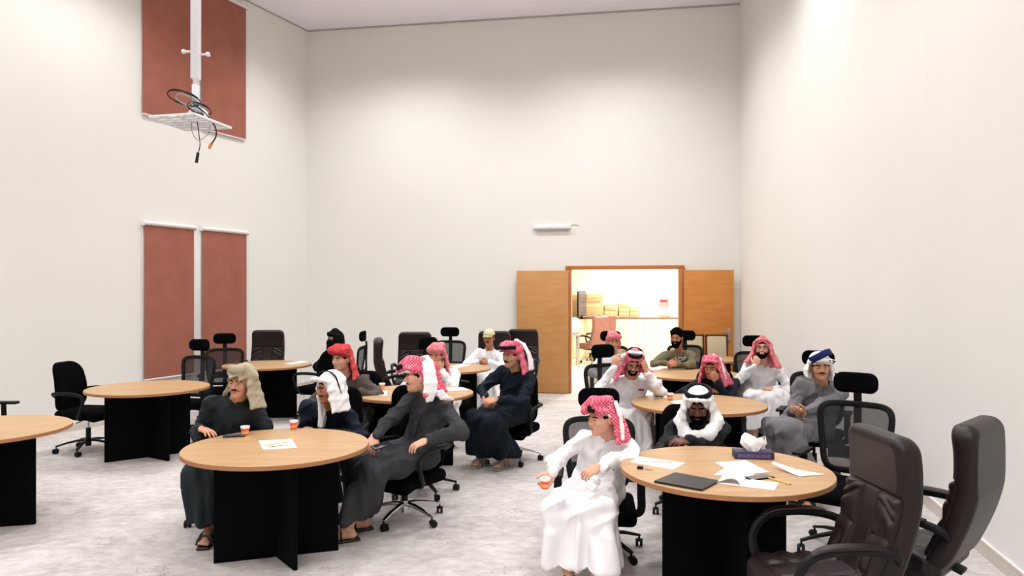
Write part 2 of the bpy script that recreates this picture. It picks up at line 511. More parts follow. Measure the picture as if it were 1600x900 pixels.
fl = MB().poly([(LE.x - .1, LE.y - .1), (RE.x + .1, RE.y - .1), (RB.x + .14, RB.y), (R0.x + .14, R0.y + .15), (L0.x - .1, L0.y + .15)], -.1, 0).build('floor', M_carpet, smooth=False)
tag(fl, kind='structure')
ce = MB().poly([(LE.x - .1, LE.y - .1), (RE.x + .1, RE.y - .1), (RB.x + .14, RB.y), (R0.x + .14, R0.y + .15), (L0.x - .1, L0.y + .15)], CEIL, CEIL + .1).build('ceiling', M_ceil, smooth=False)
tag(ce, kind='structure')

def strip(name, a, b, z0, z1, th, m, inset=0):
    d = (b - a).normalized(); nrm = Vector((-d.y, d.x))
    mb = MB(); mb.poly([(0, -th), ((b - a).length, -th), ((b - a).length, -.001), (0, -.001)], z0, z1)
    o = mb.build(name, m, smooth=False); o.location = (a.x, a.y, 0); o.rotation_euler = (0, 0, math.atan2(d.y, d.x))
    return tag(o, kind='structure')
b1 = strip('baseboard_left', LE, L0, 0, .095, .012, M_base)
t1 = strip('trim_1', LE, L0, .095, .108, .014, M_basetop)
def farpt(s): return L0 + fx * s
strip('baseboard_back', L0, farpt(S1 - .1), 0, .1, .012, M_base)
strip('trim_2', farpt(S2 + .1), R0, 0, .1, .012, M_base)
strip('baseboard_right', R0, RB, 0, .095, .012, M_base)
strip('trim_3', R0, RB, .095, .108, .014, M_basetop)
strip('trim_4', RB, RE, 0, .095, .012, M_base)
strip('trim_5', RB, RE, .095, .108, .014, M_basetop)
M_gap = mat('shadow_gap_bead', (176, 172, 166), .7, .2)
strip('trim_6', L0, R0, CEIL - .025, CEIL - .001, .02, M_gap)
strip('trim_7', LE, L0, CEIL - .02, CEIL - .001, .015, M_gap)

# ------------------------------------------------------------------ lamps in the ceiling
lamp_proto = None
for i, (x, y, k) in enumerate(LAMPS):
    if lamp_proto is None:
        r = empty('ceiling_light', (x, y, CEIL))
        MB().lathe([(.11, -.001), (.11, -.012), (.09, -.02), (.085, -.02), (.085, -.001)]).build('trim_ring', M_whitem, r)
        MB().lathe([(.082, -.002), (.082, -.008)]).build('lens', mat('lamp_lens', (255, 246, 234), .3, .3, emit=6), r)
        lamp_proto = r
    else:
        r = copy_tree(lamp_proto); r.location = (x, y, CEIL)
    tag(r, 'round recessed ceiling downlight with white trim ring', 'light', 'ceiling downlights')
    ld = bpy.data.lights.new('downlight', 'SPOT'); ld.energy = LAMP_W * k; ld.spot_size = radians(138); ld.spot_blend = .75
    ld.shadow_soft_size = .18; ld.color = (.985, .985, 1.0)
    lo = bpy.data.objects.new('downlight_beam', ld); COL.objects.link(lo); lo.location = (0, 0, -.04); lo.parent = r

# ------------------------------------------------------------------ doors in the far wall
def far_root(name, s, d, z, label=None, cat=None, group=None, rz=0):
    p = farpt(s); nrm = Vector((-fx.y, fx.x))
    q = p + nrm * d
    return empty(name, (q.x, q.y, z), FAR_ANG + rz, label, cat, group)
fr = far_root('trim_8', 0, 0, 0); fr['kind'] = 'structure'
mb = MB()
mb.box(((S1 - .035), .04, DH / 2 + .02), (.035, .1, DH / 2 + .02), bev=.004)
mb.box(((S2 + .035), .04, DH / 2 + .02), (.035, .1, DH / 2 + .02), bev=.004)
mb.build('jamb', M_oakframe, fr)
MB().box(((S1 + S2) / 2, .04, DH + .03), ((S2 - S1) / 2 + .1, .1, .032), bev=.004).build('head_rail', M_oakframe, fr)

def leaf(name, sa, sb, m, handle, hinge):
    r = far_root(name, (sa + sb) / 2, -.105, 0); r['kind'] = 'structure'
    w = (sb - sa) / 2
    MB().box((0, 0, 1.065), (w, .022, 1.055), bev=.003).build('leaf', m, r)
    for z in (.25, 1.05, 1.9):
        MB().cyl((hinge * w, .03, z - .05), (hinge * w, .03, z + .05), .01).build('hinge', M_steel, r)
    if handle:
        hx = -hinge * (w - .075)
        MB().box((hx, -.027, 1.03), (.02, .004, .125), bev=.003).build('handle_plate', M_steel, r)
        MB().tube([(hx, -.03, 1.09), (hx, -.075, 1.09), (hx + hinge * .02, -.08, 1.09), (hx + hinge * .13, -.08, 1.095)], .009).build('handle', M_steel, r)
        MB().cyl((hx, -.03, .96), (hx, -.036, .96), .009).build('lock_cylinder', M_steel, r)
    return r
leaf('door_1', s_far(809), s_far(889), M_oak, False, 1)
leaf('door_2', s_far(1068), s_far(1145), M_oak2, True, -1)

# ------------------------------------------------------------------ room beyond the doorway
nf = Vector((-fx.y, fx.x))
def off(s, d): p = farpt(s) + nf * d; return (p.x, p.y)
def far_box_struct(name, s0, s1, d0, d1, z0, z1, m):
    o = MB().poly([(s0, d0), (s1, d0), (s1, d1), (s0, d1)], z0, z1).build(name, m, smooth=False)
    o.location = (L0.x, L0.y, 0); o.rotation_euler = (0, 0, FAR_ANG); return tag(o, kind='structure')
M_wall2 = mat('office_wall_paint', (240, 234, 224), .85, .2)
M_floor2 = mat('office_floor_tile', (232, 220, 196), .4, .4, var=.02, vscale=3)
far_box_struct('floor_office', 2.0, 13.0, .16, 9.0, -.1, 0, M_floor2)
far_box_struct('ceiling_office', 2.0, 13.0, .16, 9.0, 3.0, 3.1, M_wall2)
far_box_struct('wall_office_back', 2.0, 13.0, 9.0, 9.1, 0, 3.0, M_wall2)
far_box_struct('wall_office_left', 1.9, 2.0, .16, 9.1, 0, 3.0, M_wall2)
far_box_struct('wall_office_right', 13.0, 13.1, .16, 9.1, 0, 3.0, M_wall2)
far_box_struct('wall_office_front', 7.9, 13.0, .16, .2, 0, 3.0, M_wall2)
far_box_struct('trim_9', S1 - .03, S2 + .03, .0, .18, -.05, .004, M_floor2)
for s_, d_ in ((5.5, 2.2), (7.5, 4.5), (6, 7), (10, 6)):
    r = far_root('ceiling_light', s_, d_, 3.0, 'square office ceiling panel light beyond the doorway', 'light', 'office ceiling panels')
    MB().box((0, 0, -.012), (.3, .3, .011), bev=.003).build('panel_frame', M_whitem, r)
    ld = bpy.data.lights.new('office_light', 'AREA'); ld.energy = OFFICE_W / 4; ld.size = .58; ld.color = (1, .95, .88)
    lo = bpy.data.objects.new('panel_glow', ld); COL.objects.link(lo); lo.location = (0, 0, -.03); lo.parent = r
def ray_far(px, Y): return Vector(((px - 800) / 1150 * Y, Y))
# ------------------------------------------------------------------ things in the office beyond
def at(px, Y): return ((px - 800) / 1150 * Y, Y)
# long counter hidden by a pleated cream cloth skirt
CY = 19.2
r = empty('skirted_counter', (*at(1000, CY), 0), 0, 'long counter behind the open doorway, draped with a pleated cream skirt', 'counter')
cw = 3.3
MB().box((0, .4, 1.04), (cw, .42, .02), bev=.004).build('countertop', mat('dark_counter_edge', (120, 92, 80), .5, .3), r)
pts = []
n = 260
for i in range(n + 1):
    x = -cw + .02 + (2 * cw - .04) * i / n
    pts.append((x, -.02 + .022 * sin(x * 34 + .8 * sin(x * 3.1)) + .008 * sin(x * 81)))
pts2 = [(x, y + .012) for x, y in pts[::-1]]
MB().poly(pts + pts2, .01, 1.02).build('pleated_skirt', M_cream, r)
def carton(px0, px1, py0, py1, Y, dep, lab, flaps=True):
    x0, x1 = at(px0, Y)[0], at(px1, Y)[0]
    z0, z1 = 1.8 - (py1 - 452) * Y / 1150, 1.8 - (py0 - 452) * Y / 1150
    w, h = (x1 - x0) / 2, (z1 - z0) / 2
    r = empty('cardboard_box', ((x0 + x1) / 2, Y + dep / 2, z0), 0, lab, 'box', 'cartons on the counter beyond the doorway')
    MB().box((0, 0, h * .95), (w, dep / 2, h * .95), bev=.004).build('carton', M_card, r)
    MB().box((-w * .5, 0, 2 * h - .006), (w * .49, dep / 2, .005)).box((w * .5, 0, 2 * h - .004), (w * .49, dep / 2, .005)).build('flap', M_card, r)
    MB().box((0, -dep / 2 - .001, h * 1.5), (w * .92, .001, .025)).build('packing_tape', mat('tape', (226, 200, 150), .3, .5), r)
CZ = 494.5
carton(893, 903, 459, CZ, 19.35, .4, 'tall cardboard box at the left end of the counter, beside the doorway edge')
carton(916, 943, 472, CZ, 19.35, .4, 'large cardboard box on the counter right behind the black screen')
carton(917, 942, 459.5, 471.5, 19.36, .4, 'shallow cardboard box stacked on the large carton beside the screen')
carton(944, 965, 486, CZ, 19.35, .3, 'low cardboard box on the counter, right of the large carton')
carton(945, 966, 476, 485.5, 19.36, .3, 'pale cardboard box stacked right of the large carton')
carton(967, 983, 488, CZ, 19.35, .3, 'bottom cardboard box of the stack of three on the counter')
carton(967, 983, 481, 487.5, 19.36, .3, 'middle cardboard box of the stack of three on the counter')
carton(966.5, 983, 474, 480.5, 19.36, .3, 'top cardboard box of the stack of three on the counter')
carton(984, 999, 487.5, CZ, 19.35, .3, 'bottom cardboard box of the short stack, rightmost on the counter')
carton(984, 999, 480, 487, 19.36, .3, 'top cardboard box of the short stack, rightmost on the counter')
carton(1032, 1047, 490.5, CZ, 19.35, .25, 'flat cream box lying at the right end of the counter')
# screen seen edge on
x, y = at(909, 18.95)
r = empty('display_screen', (x, y, 1.065), radians(68), 'black flat screen standing edge-on on the counter by the cartons', 'screen')
MB().box((0, 0, .36), (.36, .018, .32), bev=.006).build('screen_casing', M_blackp, r)
MB().box((0, -.019, .36), (.34, .002, .3)).build('screen_glass', mat('screen_glass', (70, 74, 80), .12, .6), r)
MB().box((0, 0, .02), (.03, .02, .05)).box((0, 0, .006), (.14, .1, .006), bev=.002).build('screen_foot', M_blackp, r)
# pole and red notice
x, y = at(1044, 19.5)
r = empty('thin_pole', (x, y, 1.07), 0, 'thin upright rod standing on the counter near the right jamb', 'rod')
MB().cyl((0, 0, 0), (-.04, 0, .75), .008).build('rod', M_steel, r); MB().lathe([(.04, 0), (.04, .012)]).build('rod_foot', M_steel, r)
q = ray_far(1037, 21.0)
w5 = L0 + nf * 8.99
t_ = ((w5.y) - (q.x and 0)) and 0
# intersect ray with office back wall
rr_ = (1037 - 800) / 1150
s5 = (rr_ * w5.y - w5.x) / (fx.x - rr_ * fx.y)
r = far_root('wall_notice', s5, 8.985, 1.41, 'small pink and red notice on the bright wall beyond the doorway', 'notice')
MB().box((0, 0, 0), (.14, .004, .12)).build('notice_sheet', mat('notice_pink', (236, 150, 150), .8, .2), r)
MB().box((0, -.006, .05), (.1, .002, .03)).build('notice_heading', mat('notice_red', (200, 60, 70), .8, .2), r)

# ------------------------------------------------------------------ tables
def table(x, y, r_, ang, label, foot=.40, ang2=None, foot2=None):
    r = empty('round_table', (x, y, 0), 0, label, 'table', 'round beech meeting tables')
    prof = [(r_ - .004, .722), (r_, .726), (r_, .746), (r_ - .003, .75)]
    MB().lathe([(r_ - .006, .7215), (r_ + .0005, .7225), (r_ + .0005, .7455), (r_ - .004, .7455)], n=72).build('edge_band', M_edge, r)
    MB().lathe([(r_ - .003, .7225), (r_ - .003, .746), (r_ - .001, .7475), (r_ - .004, .75)], n=72).build('tabletop', M_beech, r)
    for k, (hh, oo) in enumerate(((1, 0), (1, pi / 2))):
        a = ang if k == 0 else (ang2 if ang2 is not None else ang + oo); R = Matrix.Rotation(a, 3, 'Z')
        if k == 0: MB().box((0, 0, .361), (foot, .0125, .36), R, bev=.002).build('leg_panel', M_black, r)
        else:
            f2 = foot2 or foot
            for sgn in (-1, 1):
                MB().box(R @ Vector((sgn * (f2 / 2 + .008), 0, .361)), (f2 / 2 - .008, .0125, .36), R, bev=.002).build('leg_panel', M_black, r)
    return r
T1 = table(-1.58, 4.96, .605, radians(18), 'round beech table with orange cups and a phone, front left', ang2=radians(-52), foot2=.32)
T2 = table(1.25, 4.33, .605, radians(4), 'round beech table covered in papers with a tissue box, front right', .37)
T3 = table(-3.9, 7.9, .61, radians(38), 'bare round beech table between the black task chair and the blinds', .42, ang2=radians(-32), foot2=.36)
T4 = table(-4.02, 5.55, .61, radians(14), 'round beech table cut off by the left edge of the photo', .38)
T5 = table(-1.0, 7.5, .605, radians(4), 'round beech table behind the man in charcoal, with papers and cup')
T6 = table(-3.42, 10.3, .6, radians(5), 'round beech table at the back left in front of the brown leather chair')
T7 = table(-.87, 9.85, .58, radians(8), 'round beech table in front of the man in the cap')
T8 = table(1.72, 6.8, .61, radians(3), 'round beech table behind the man with the black head cord')
T9 = table(2.24, 9.15, .6, radians(10), 'round beech table the bearded man in olive leans on', .38)
T10 = table(2.95, 11.2, .55, radians(10), 'round beech table at the far right, near the open door leaf')

# ------------------------------------------------------------------ chairs (local: facing +Y)
def star_base(r, m_leg, m_hub, rad=.31):
    MB().cyl((0, 0, .06), (0, 0, .15), .032, .028, n=20).build('hub', m_hub, r)
    for i in range(5):
        a = 2 * pi * i / 5 + pi / 2; c, s_ = cos(a), sin(a)
        MB().tube([(c * .02, s_ * .02, .125), (c * .1, s_ * .1, .125), (c * .2, s_ * .2, .108), (c * rad, s_ * rad, .078)], .022, .013, n=8, box=True,
                  taper=lambda t: 1.1 - .45 * t).build('base_leg', m_leg, r)
        cr = MB()
        cx, cy = c * (rad - .005), s_ * (rad - .005)
        cr.cyl((cx, cy, .05), (cx, cy, .08), .007, n=8)
        a2 = a + 1.1; dx, dy = -sin(a2), cos(a2); ox, oy = cos(a2) * .012, sin(a2) * .012
        for sg in (-1, 1):
            cr.cyl((cx + ox + dx * .006 * sg, cy + oy + dy * .006 * sg, .027), (cx + ox + dx * .024 * sg, cy + oy + dy * .024 * sg, .027), .026, n=16)
        cr.box((cx + ox * .4, cy + oy * .4, .045), (.02, .02, .008), bev=.004)
        cr.build('caster', M_blackp, r)

def column(r, m, top=.40):
    MB().cyl((0, 0, .12), (0, 0, .26), .026, n=18).build('gas_sleeve', M_blackp, r)
    MB().cyl((0, 0, .2), (0, 0, top), .014, n=16).build('gas_lift', m, r)

def cushion(name, C, half, m, r, parent, bend=None, h=.012, k=0, Fr=None, fold=None, r2=None):
    ext = np.array(half) + .06
    C = np.array(C, float)
    g = Grid(C - ext - .06, C + ext + .06, h)
    if r2: g.rbox(C, half, r2, r, warp=bend)
    else: g.box(C, np.eye(3) if Fr is None else Fr, half, r, 0, warp=bend)
    V, Q = g.surf(); V = smooth_v(V, Q, 1)
    if fold is not None: V = V + normals(V, Q) * fold(V)[:, None]
    return link(name, np_mesh(name, [(V, Q)]), m, parent)

def exec_chair(m_l, base_m):
    """high-backed leather chair with gathered side panels"""
    r = empty('executive_chair')
    # profile: the back leans and curves (local y as a function of z)
    def curve(z): return -.25 - .10 * (z - .45) - .10 * np.sin((z - .45) * 3.6) * (z > .45) + .04
    def bend(q):
        z = q[2] + .80
        return [q[0] * (1 + .10 * (z - .8)), q[1] - (curve(z) + .26), q[2]], 0
    def fold(V):
        x, y, z = V[:, 0], V[:, 1], V[:, 2]
        front = (y > curve(z) + .012)
        side = np.clip((np.abs(x) - .075) / .012, 0, 1) * np.clip((.232 - np.abs(x)) / .012, 0, 1)
        zz = np.clip((.885 - z) / .012, 0, 1) * np.clip((z - .5) / .02, 0, 1)
        w = x * np.sign(x)
        ph = z * 64 + 2.6 * np.sin(w * 19 + z * 11) + 1.6 * np.sin(z * 33 + w * 21)
        rd = 1 - np.abs(np.sin(ph * .5)) ** .7
        f = .019 * (.5 - rd) * (.6 + .4 * np.sin(z * 19 + w * 27)) + .009
        g = side * zz * f
        # seams: round the panels and across below the head part
        seam = -.011 * (np.exp(-((np.abs(x) - .07) / .007) ** 2) + np.exp(-((np.abs(x) - .237) / .007) ** 2)) * (z < .89) * (z > .47)
        seam += -.011 * np.exp(-((z - .892) / .007) ** 2) * (np.abs(x) < .24)
        return (g + seam) * front
    b = cushion('backrest', (0, -.26, .80), (.255, .060, .36), m_l, .045, r, bend=bend, h=.007, fold=fold, r2=.075)
    def sfold(V):
        x, y, z = V[:, 0], V[:, 1], V[:, 2]
        top = z > .435
        ph = y * 60 + 2.5 * np.sin(x * 15 + 1) + 1.5 * np.sin(x * 37)
        edge = np.clip((np.abs(x) - .09) / .02, 0, 1) * np.clip((y + .2) / .02, 0, 1) * np.clip((.2 - y) / .04, 0, 1)
        seam = -.012 * (np.exp(-((np.abs(x) - .085) / .008) ** 2) * (y < .17) + np.exp(-((y - .18) / .008) ** 2))
        return (edge * .006 * np.sin(ph) + seam) * top
    def sb(q):
        return [q[0], q[1], q[2] + .35 * np.maximum(q[1] - .1, 0) ** 1.5 - .10 * np.maximum(-q[1] - .05, 0)], 0
    cushion('seat', (0, -.01, .435), (.26, .24, .07), m_l, .05, r, bend=sb, h=.0095, fold=sfold)
    for sg in (-1, 1):
        P = bez([(sg * .24, -.29, .60), (sg * .275, -.26, .655), (sg * .29, -.12, .685), (sg * .29, .05, .68), (sg * .285, .14, .64), (sg * .275, .18, .55), (sg * .25, .15, .44), (sg * .2, .09, .385)], 6)
        MB().tube(P, .021, .017, n=12, up=(sg, 0, .01)).build('armrest', M_blackp, r)
        MB().tube(bez([(sg * .287, -.2, .693), (sg * .291, -.1, .704), (sg * .291, .05, .70), (sg * .288, .125, .672)], 6), .03, .014, n=12, taper=lambda t: .6 + .4 * sin(pi * min(1, max(0, t)))).build('arm_pad', m_l, r)
    MB().box((0, .0, .355), (.11, .14, .02), bev=.01).build('tilt_mechanism', M_blackp, r)
    MB().box((0, -.22, .42), (.04, .07, .012), Matrix.Rotation(.3, 3, 'X'), bev=.005).build('back_bracket', M_blackp, r)
    MB().tube([(.11, .03, .355), (.2, .04, .35), (.25, .04, .35)], .006).build('tilt_lever', M_chrome, r)
    column(r, M_chrome); star_base(r, base_m, base_m)
    return r

M_mesh = None
def mesh_mat():
    m = bpy.data.materials.new('black_mesh'); m.use_nodes = True; nt = m.node_tree
    b = nt.nodes['Principled BSDF']; b.inputs['Base Color'].default_value = (.02, .02, .022, 1); b.inputs['Roughness'].default_value = .8
    b.inputs['Alpha'].default_value = .72
    w = nt.nodes.new('ShaderNodeTexBrick'); 
    tc = nt.nodes.new('ShaderNodeTexCoord'); v = nt.nodes.new('ShaderNodeTexVoronoi'); v.inputs['Scale'].default_value = 260
    nt.nodes.remove(w)
    nt.links.new(tc.outputs['Object'], v.inputs['Vector'])
    mr = nt.nodes.new('ShaderNodeMapRange'); mr.inputs['From Min'].default_value = .15; mr.inputs['From Max'].default_value = .55
    mr.inputs['To Min'].default_value = .3; mr.inputs['To Max'].default_value = .6
    nt.links.new(v.outputs['Distance'], mr.inputs['Value']); nt.links.new(mr.outputs[0], b.inputs['Alpha'])
    return m
M_mesh = mesh_mat()

def mesh_chair(base_m=None):
    base_m = base_m or M_blackp
    r = empty('mesh_chair')
    def yb(z): return -.24 - .12 * (z - .5) - .03 * sin((z - .5) * 5)
    fr = []
    for t in range(40):
        a = 2 * pi * t / 40
        ca, sa = cos(a), sin(a)
        x = .225 * math.copysign(abs(ca) ** .35, ca); z = .74 + .235 * math.copysign(abs(sa) ** .35, sa)
        x *= 1 + .12 * (z - .74) / .235
        fr.append((x, yb(z) + .05 * (x / .23) ** 2, z))
    MB().tube(fr, .022, .013, n=10, up=(0, 1, 0), closed=True, box=True).build('back_frame', M_blackp, r)
    mb = MB(); rows = []
    for j in range(12):
        z = .515 + .45 * j / 11; rows.append([])
        for i in range(13):
            u = -1 + 2 * i / 12; x = u * .215 * (1 + .12 * (z - .74) / .235)
            rows[-1].append(mb.bm.verts.new((x, yb(z) + .05 * (x / .23) ** 2, z)))
    for j in range(11):
        for i in range(12): mb.bm.faces.new((rows[j][i], rows[j][i + 1], rows[j + 1][i + 1], rows[j + 1][i]))
    me = mb.mesh('mesh_panel')
    o = link('mesh_panel', me, M_mesh, r); sm = o.modifiers.new('solid', 'SOLIDIFY'); sm.thickness = .004
    MB().tube(bez([(0, -.12, .40), (0, -.30, .42), (0, -.33, .55), (0, -.33, .8), (0, -.335, .97), (0, -.33, 1.06)], 6), .028, .012, n=8, up=(0, 1, 0), box=True).build('back_spine', M_blackp, r)
    MB().tube([(-.19, yb(.62) - .01, .62), (-.1, yb(.62) - .04, .62), (0, yb(.62) - .06, .62), (.1, yb(.62) - .04, .62), (.19, yb(.62) - .01, .62)], .012, .045, n=10, box=True).build('lumbar_support', M_blackp, r)
    # headrest: curved pad
    C = np.array((0, -.30, 1.13)); g = Grid(C - (.2, .1, .12), C + (.2, .12, .12), .01)
    def hb(q): return [q[0], q[1] - 1.3 * q[0] ** 2 - .0, q[2]], 0
    g.rbox(C, (.15, .024, .074), .06, .02, warp=hb)
    V, Q = g.surf(); V = smooth_v(V, Q, 1)
    link('headrest', np_mesh('headrest', [(V, Q)]), M_blackf, r)
    def sb(q): return [q[0], q[1], q[2] + .6 * np.maximum(q[1] - .1, 0) ** 1.5], 0
    cushion('seat', (0, .01, .43), (.245, .245, .045), M_blackf, .04, r, bend=sb, h=.013)
    MB().box((0, 0, .375), (.1, .13, .022), bev=.01).build('tilt_mechanism', M_blackp, r)
    for sg in (-1, 1):
        MB().tube(bez([(sg * .14, .0, .38), (sg * .25, .0, .385), (sg * .285, .0, .42), (sg * .285, -.005, .52), (sg * .285, -.01, .64)], 5), .014, .028, n=8, up=(sg, 0, .01), box=True).build('arm_post', M_blackp, r)
        MB().box((sg * .285, .01, .655), (.04, .125, .014), bev=.012, seg=3).build('armrest', M_blackp, r)
    MB().tube([(.09, .04, .37), (.2, .05, .365), (.24, .05, .365)], .006).build('tilt_lever', M_blackp, r)
    column(r, base_m); star_base(r, base_m, base_m)
    return r

def task_chair(base_m=None, lift=None, loop=True):
    base_m = base_m or M_blackp
    r = empty('task_chair')
    def bend(q): 
        z = q[2]
        return [q[0] * (1 + .5 * np.maximum(z - .02, 0)  + .35 * np.maximum(-z - .1, 0)), q[1] + .10 * q[2] + .5 * q[2] ** 2 - .9 * q[0] ** 2, q[2]], 0
    cushion('backrest', (0, -.25, .72), (.22, .04, .27), M_blackf, .03, r, bend=bend, h=.012, r2=.12)
    def sb(q): return [q[0], q[1], q[2] + .7 * np.maximum(q[1] - .1, 0) ** 1.5], 0
    cushion('seat', (0, .01, .43), (.25, .245, .05), M_blackf, .045, r, bend=sb, h=.013)
    MB().tube(bez([(0, -.1, .375), (0, -.26, .38), (0, -.31, .45), (0, -.30, .62)], 6), .04, .008, n=8, up=(0, 1, 0), box=True).build('back_bracket', M_blackp, r)
    MB().box((0, 0, .37), (.09, .12, .02), bev=.01).build('tilt_mechanism', M_blackp, r)
    for sg in (-1, 1):
        P = bez([(sg * .2, -.24, .62), (sg * .26, -.22, .66), (sg * .29, -.08, .672), (sg * .29, .08, .66), (sg * .28, .15, .61), (sg * .27, .12, .5), (sg * .24, .06, .40), (sg * .15, .04, .38)], 6)
        MB().tube(P, .02, .014, n=10, up=(sg, 0, .01)).build('armrest', M_blackp, r)
    MB().tube([(.09, .04, .365), (.2, .05, .36), (.25, .05, .355)], .006).build('tilt_lever', lift or M_blackp, r)
    column(r, lift or M_chrome); star_base(r, base_m, base_m)
    return r

def armless_visitor():
    r = empty('visitor_chair')
    MB().box((0, -.2, .82), (.15, .025, .22), Matrix.Rotation(.12, 3, 'X'), bev=.02, seg=3).build('backrest', mat('beige_fabric', (196, 182, 150), .9, .1, var=.03), r)
    dk = mat('dark_brown_wood', (78, 48, 36), .5, .3)
    MB().box((0, .02, .44), (.15, .23, .035), bev=.02, seg=3).build('seat', MATS['beige_fabric'], r)
    for sg in (-1, 1):
        MB().tube([(sg * .168, -.25, 0), (sg * .168, -.19, .44), (sg * .168, -.245, 1.05)], .014, n=8).build('leg', dk, r)
        MB().tube([(sg * .168, .23, 0), (sg * .168, .23, .62), (sg * .168, -.2, .64)], .014, n=8).build('leg', dk, r)
    MB().box((0, -.232, 1.05), (.18, .015, .018), bev=.005).build('top_rail', dk, r)
    return r

protos = {}; used = set()
BASE_PARTS = ('hub', 'base_leg', 'caster', 'gas_sleeve', 'gas_lift', 'leg')
def place_chair(kind, x, y, face, label, group, dz=0, noun='chair', head=True, base_face=None):
    if kind not in protos:
        protos[kind] = {'exec': lambda: exec_chair(M_leather, M_blackp), 'execpale': lambda: exec_chair(M_leather_pale, M_steel),
                        'mesh': mesh_chair, 'meshchrome': lambda: mesh_chair(M_chrome), 'task': task_chair,
                        'taskchrome': lambda: task_chair(M_chrome), 'visitor': armless_visitor}[kind]()
    p = protos[kind]
    if kind not in used: r = p; used.add(kind)
    else: r = copy_tree(p)
    r.location = (x, y, 0); r.rotation_euler = (0, 0, radians(face - 90))
    tag(r, label, 'chair', group)
    for ch in list(r.children):
        nm = ch.name.split('.')[0]
        ch.location = (0, 0, 0) if nm in BASE_PARTS else (0, 0, dz)
        if base_face is not None and nm in BASE_PARTS: ch.rotation_euler = (0, 0, radians(base_face))
        else: ch.rotation_euler = (0, 0, 0)
    return r
# ------------------------------------------------------------------ chairs standing in the room
BR = 'brown leather executive chairs'; MC = 'black mesh chairs'; TC = 'black task chairs'
place_chair('exec', 1.42, 3.50, 182, 'large brown leather chair with gathered back at the papers table, nearest the camera', BR, dz=-.03)
place_chair('exec', 2.05, 3.86, 133, 'brown leather chair seen from behind by the right wall, far right of the photo', BR)
place_chair('mesh', 2.29, 5.05, 232, 'empty black mesh chair with big oval headrest right of the tissue box table', MC, base_face=20)
place_chair('task', -4.72, 8.2, 352, 'empty black task chair with loop arms standing by the left wall', TC)
place_chair('mesh', -5.13, 7.155, 0, 'black chair cut by the left edge, only its T-shaped armrest shows', MC)
place_chair('mesh', -4.01, 8.98, 252, 'empty black mesh chair with headrest before the left blinds, left of its twin', MC, base_face=10, dz=-.03)
place_chair('mesh', -3.94, 10.05, 288, 'black mesh chair with headrest tucked behind its twin before the right blind', MC, dz=-.02)
place_chair('exec', -3.83, 11.25, 272, 'brown leather chair facing the room behind the back left table', BR)
place_chair('exec', -1.42, 9.75, 12, 'brown leather chair seen edge-on between the man in red scarf and the wall', BR)
place_chair('exec', -1.45, 10.75, 272, 'wide brown leather chair at the back wall left of the mesh chair', BR)
place_chair('mesh', -1.0, 11.3, 265, 'black mesh chair with headrest standing against the far wall, centre left', MC)
place_chair('mesh', -2.42, 10.55, 180, 'black mesh chair seen side-on with curved headrest by the veiled woman', MC, base_face=30)
place_chair('exec', .13, 11.5, 262, 'brown leather chair directly behind the navy-robed man, beside the door leaf', BR)
place_chair('visitor', 2.93, 11.75, 266, 'beige-backed visitor chair in front of the right door leaf, left of a pair', 'beige visitor chairs')
place_chair('visitor', 3.30, 11.7, 266, 'beige-backed visitor chair in front of the right door leaf, right of a pair', 'beige visitor chairs')
x, y = at(928, 17.9)
place_chair('execpale', x - .1, y - .1, 128, 'pinkish brown leather chair in the office beyond the doorway, side-on', 'office chairs beyond the doorway')
x, y = at(934, 18.4)
place_chair('execpale', x + .05, y + .2, 118, 'second pinkish leather chair, half hidden behind the first beyond the doorway', 'office chairs beyond the doorway')
place_chair('task', -.80, 6.52, 84, 'empty black task chair pushed to the middle table, behind the man in charcoal', TC)
# desk with cloth at the left of the doorway
x, y = at(893, 17.2)
r = empty('small_desk', (x - .35, y + .1, 0), 0, 'small grey desk just inside the office, cut by the doorway edge', 'desk')
MB().box((0, 0, .74), (.55, .3, .018), bev=.004).build('desktop', mat('grey_desk', (150, 140, 132), .5, .4), r)
for sx in (-1, 1):
    for sy in (-1, 1): MB().box((sx * .5, sy * .26, .36), (.02, .02, .36), bev=.003).build('leg', M_steel, r)
r = empty('crumpled_cloth', (x - .2, y + .1, .76), 0, 'heap of white cloth on the small desk beyond the doorway', 'cloth')
g = Grid((-.45, -.3, -.02), (.45, .3, .5), .02)
for i in range(14):
    a = random.random() * 6.28; g.ell((.28 * cos(a), .15 * sin(a), .08 + .24 * random.random()), np.eye(3), (.16, .12, .1), .05)
V, Q = g.surf(); V = V + normals(V, Q) * (.016 * np.sin(V @ np.array([31, 17, 43]) + 3 * np.sin(V @ np.array([13, -27, 9]))))[:, None]
V[:, 2] = np.maximum(V[:, 2], .0)
link('cloth_heap', np_mesh('cloth_heap', [(V, Q)]), mat('white_cloth', (238, 232, 224), .9, .1), r)

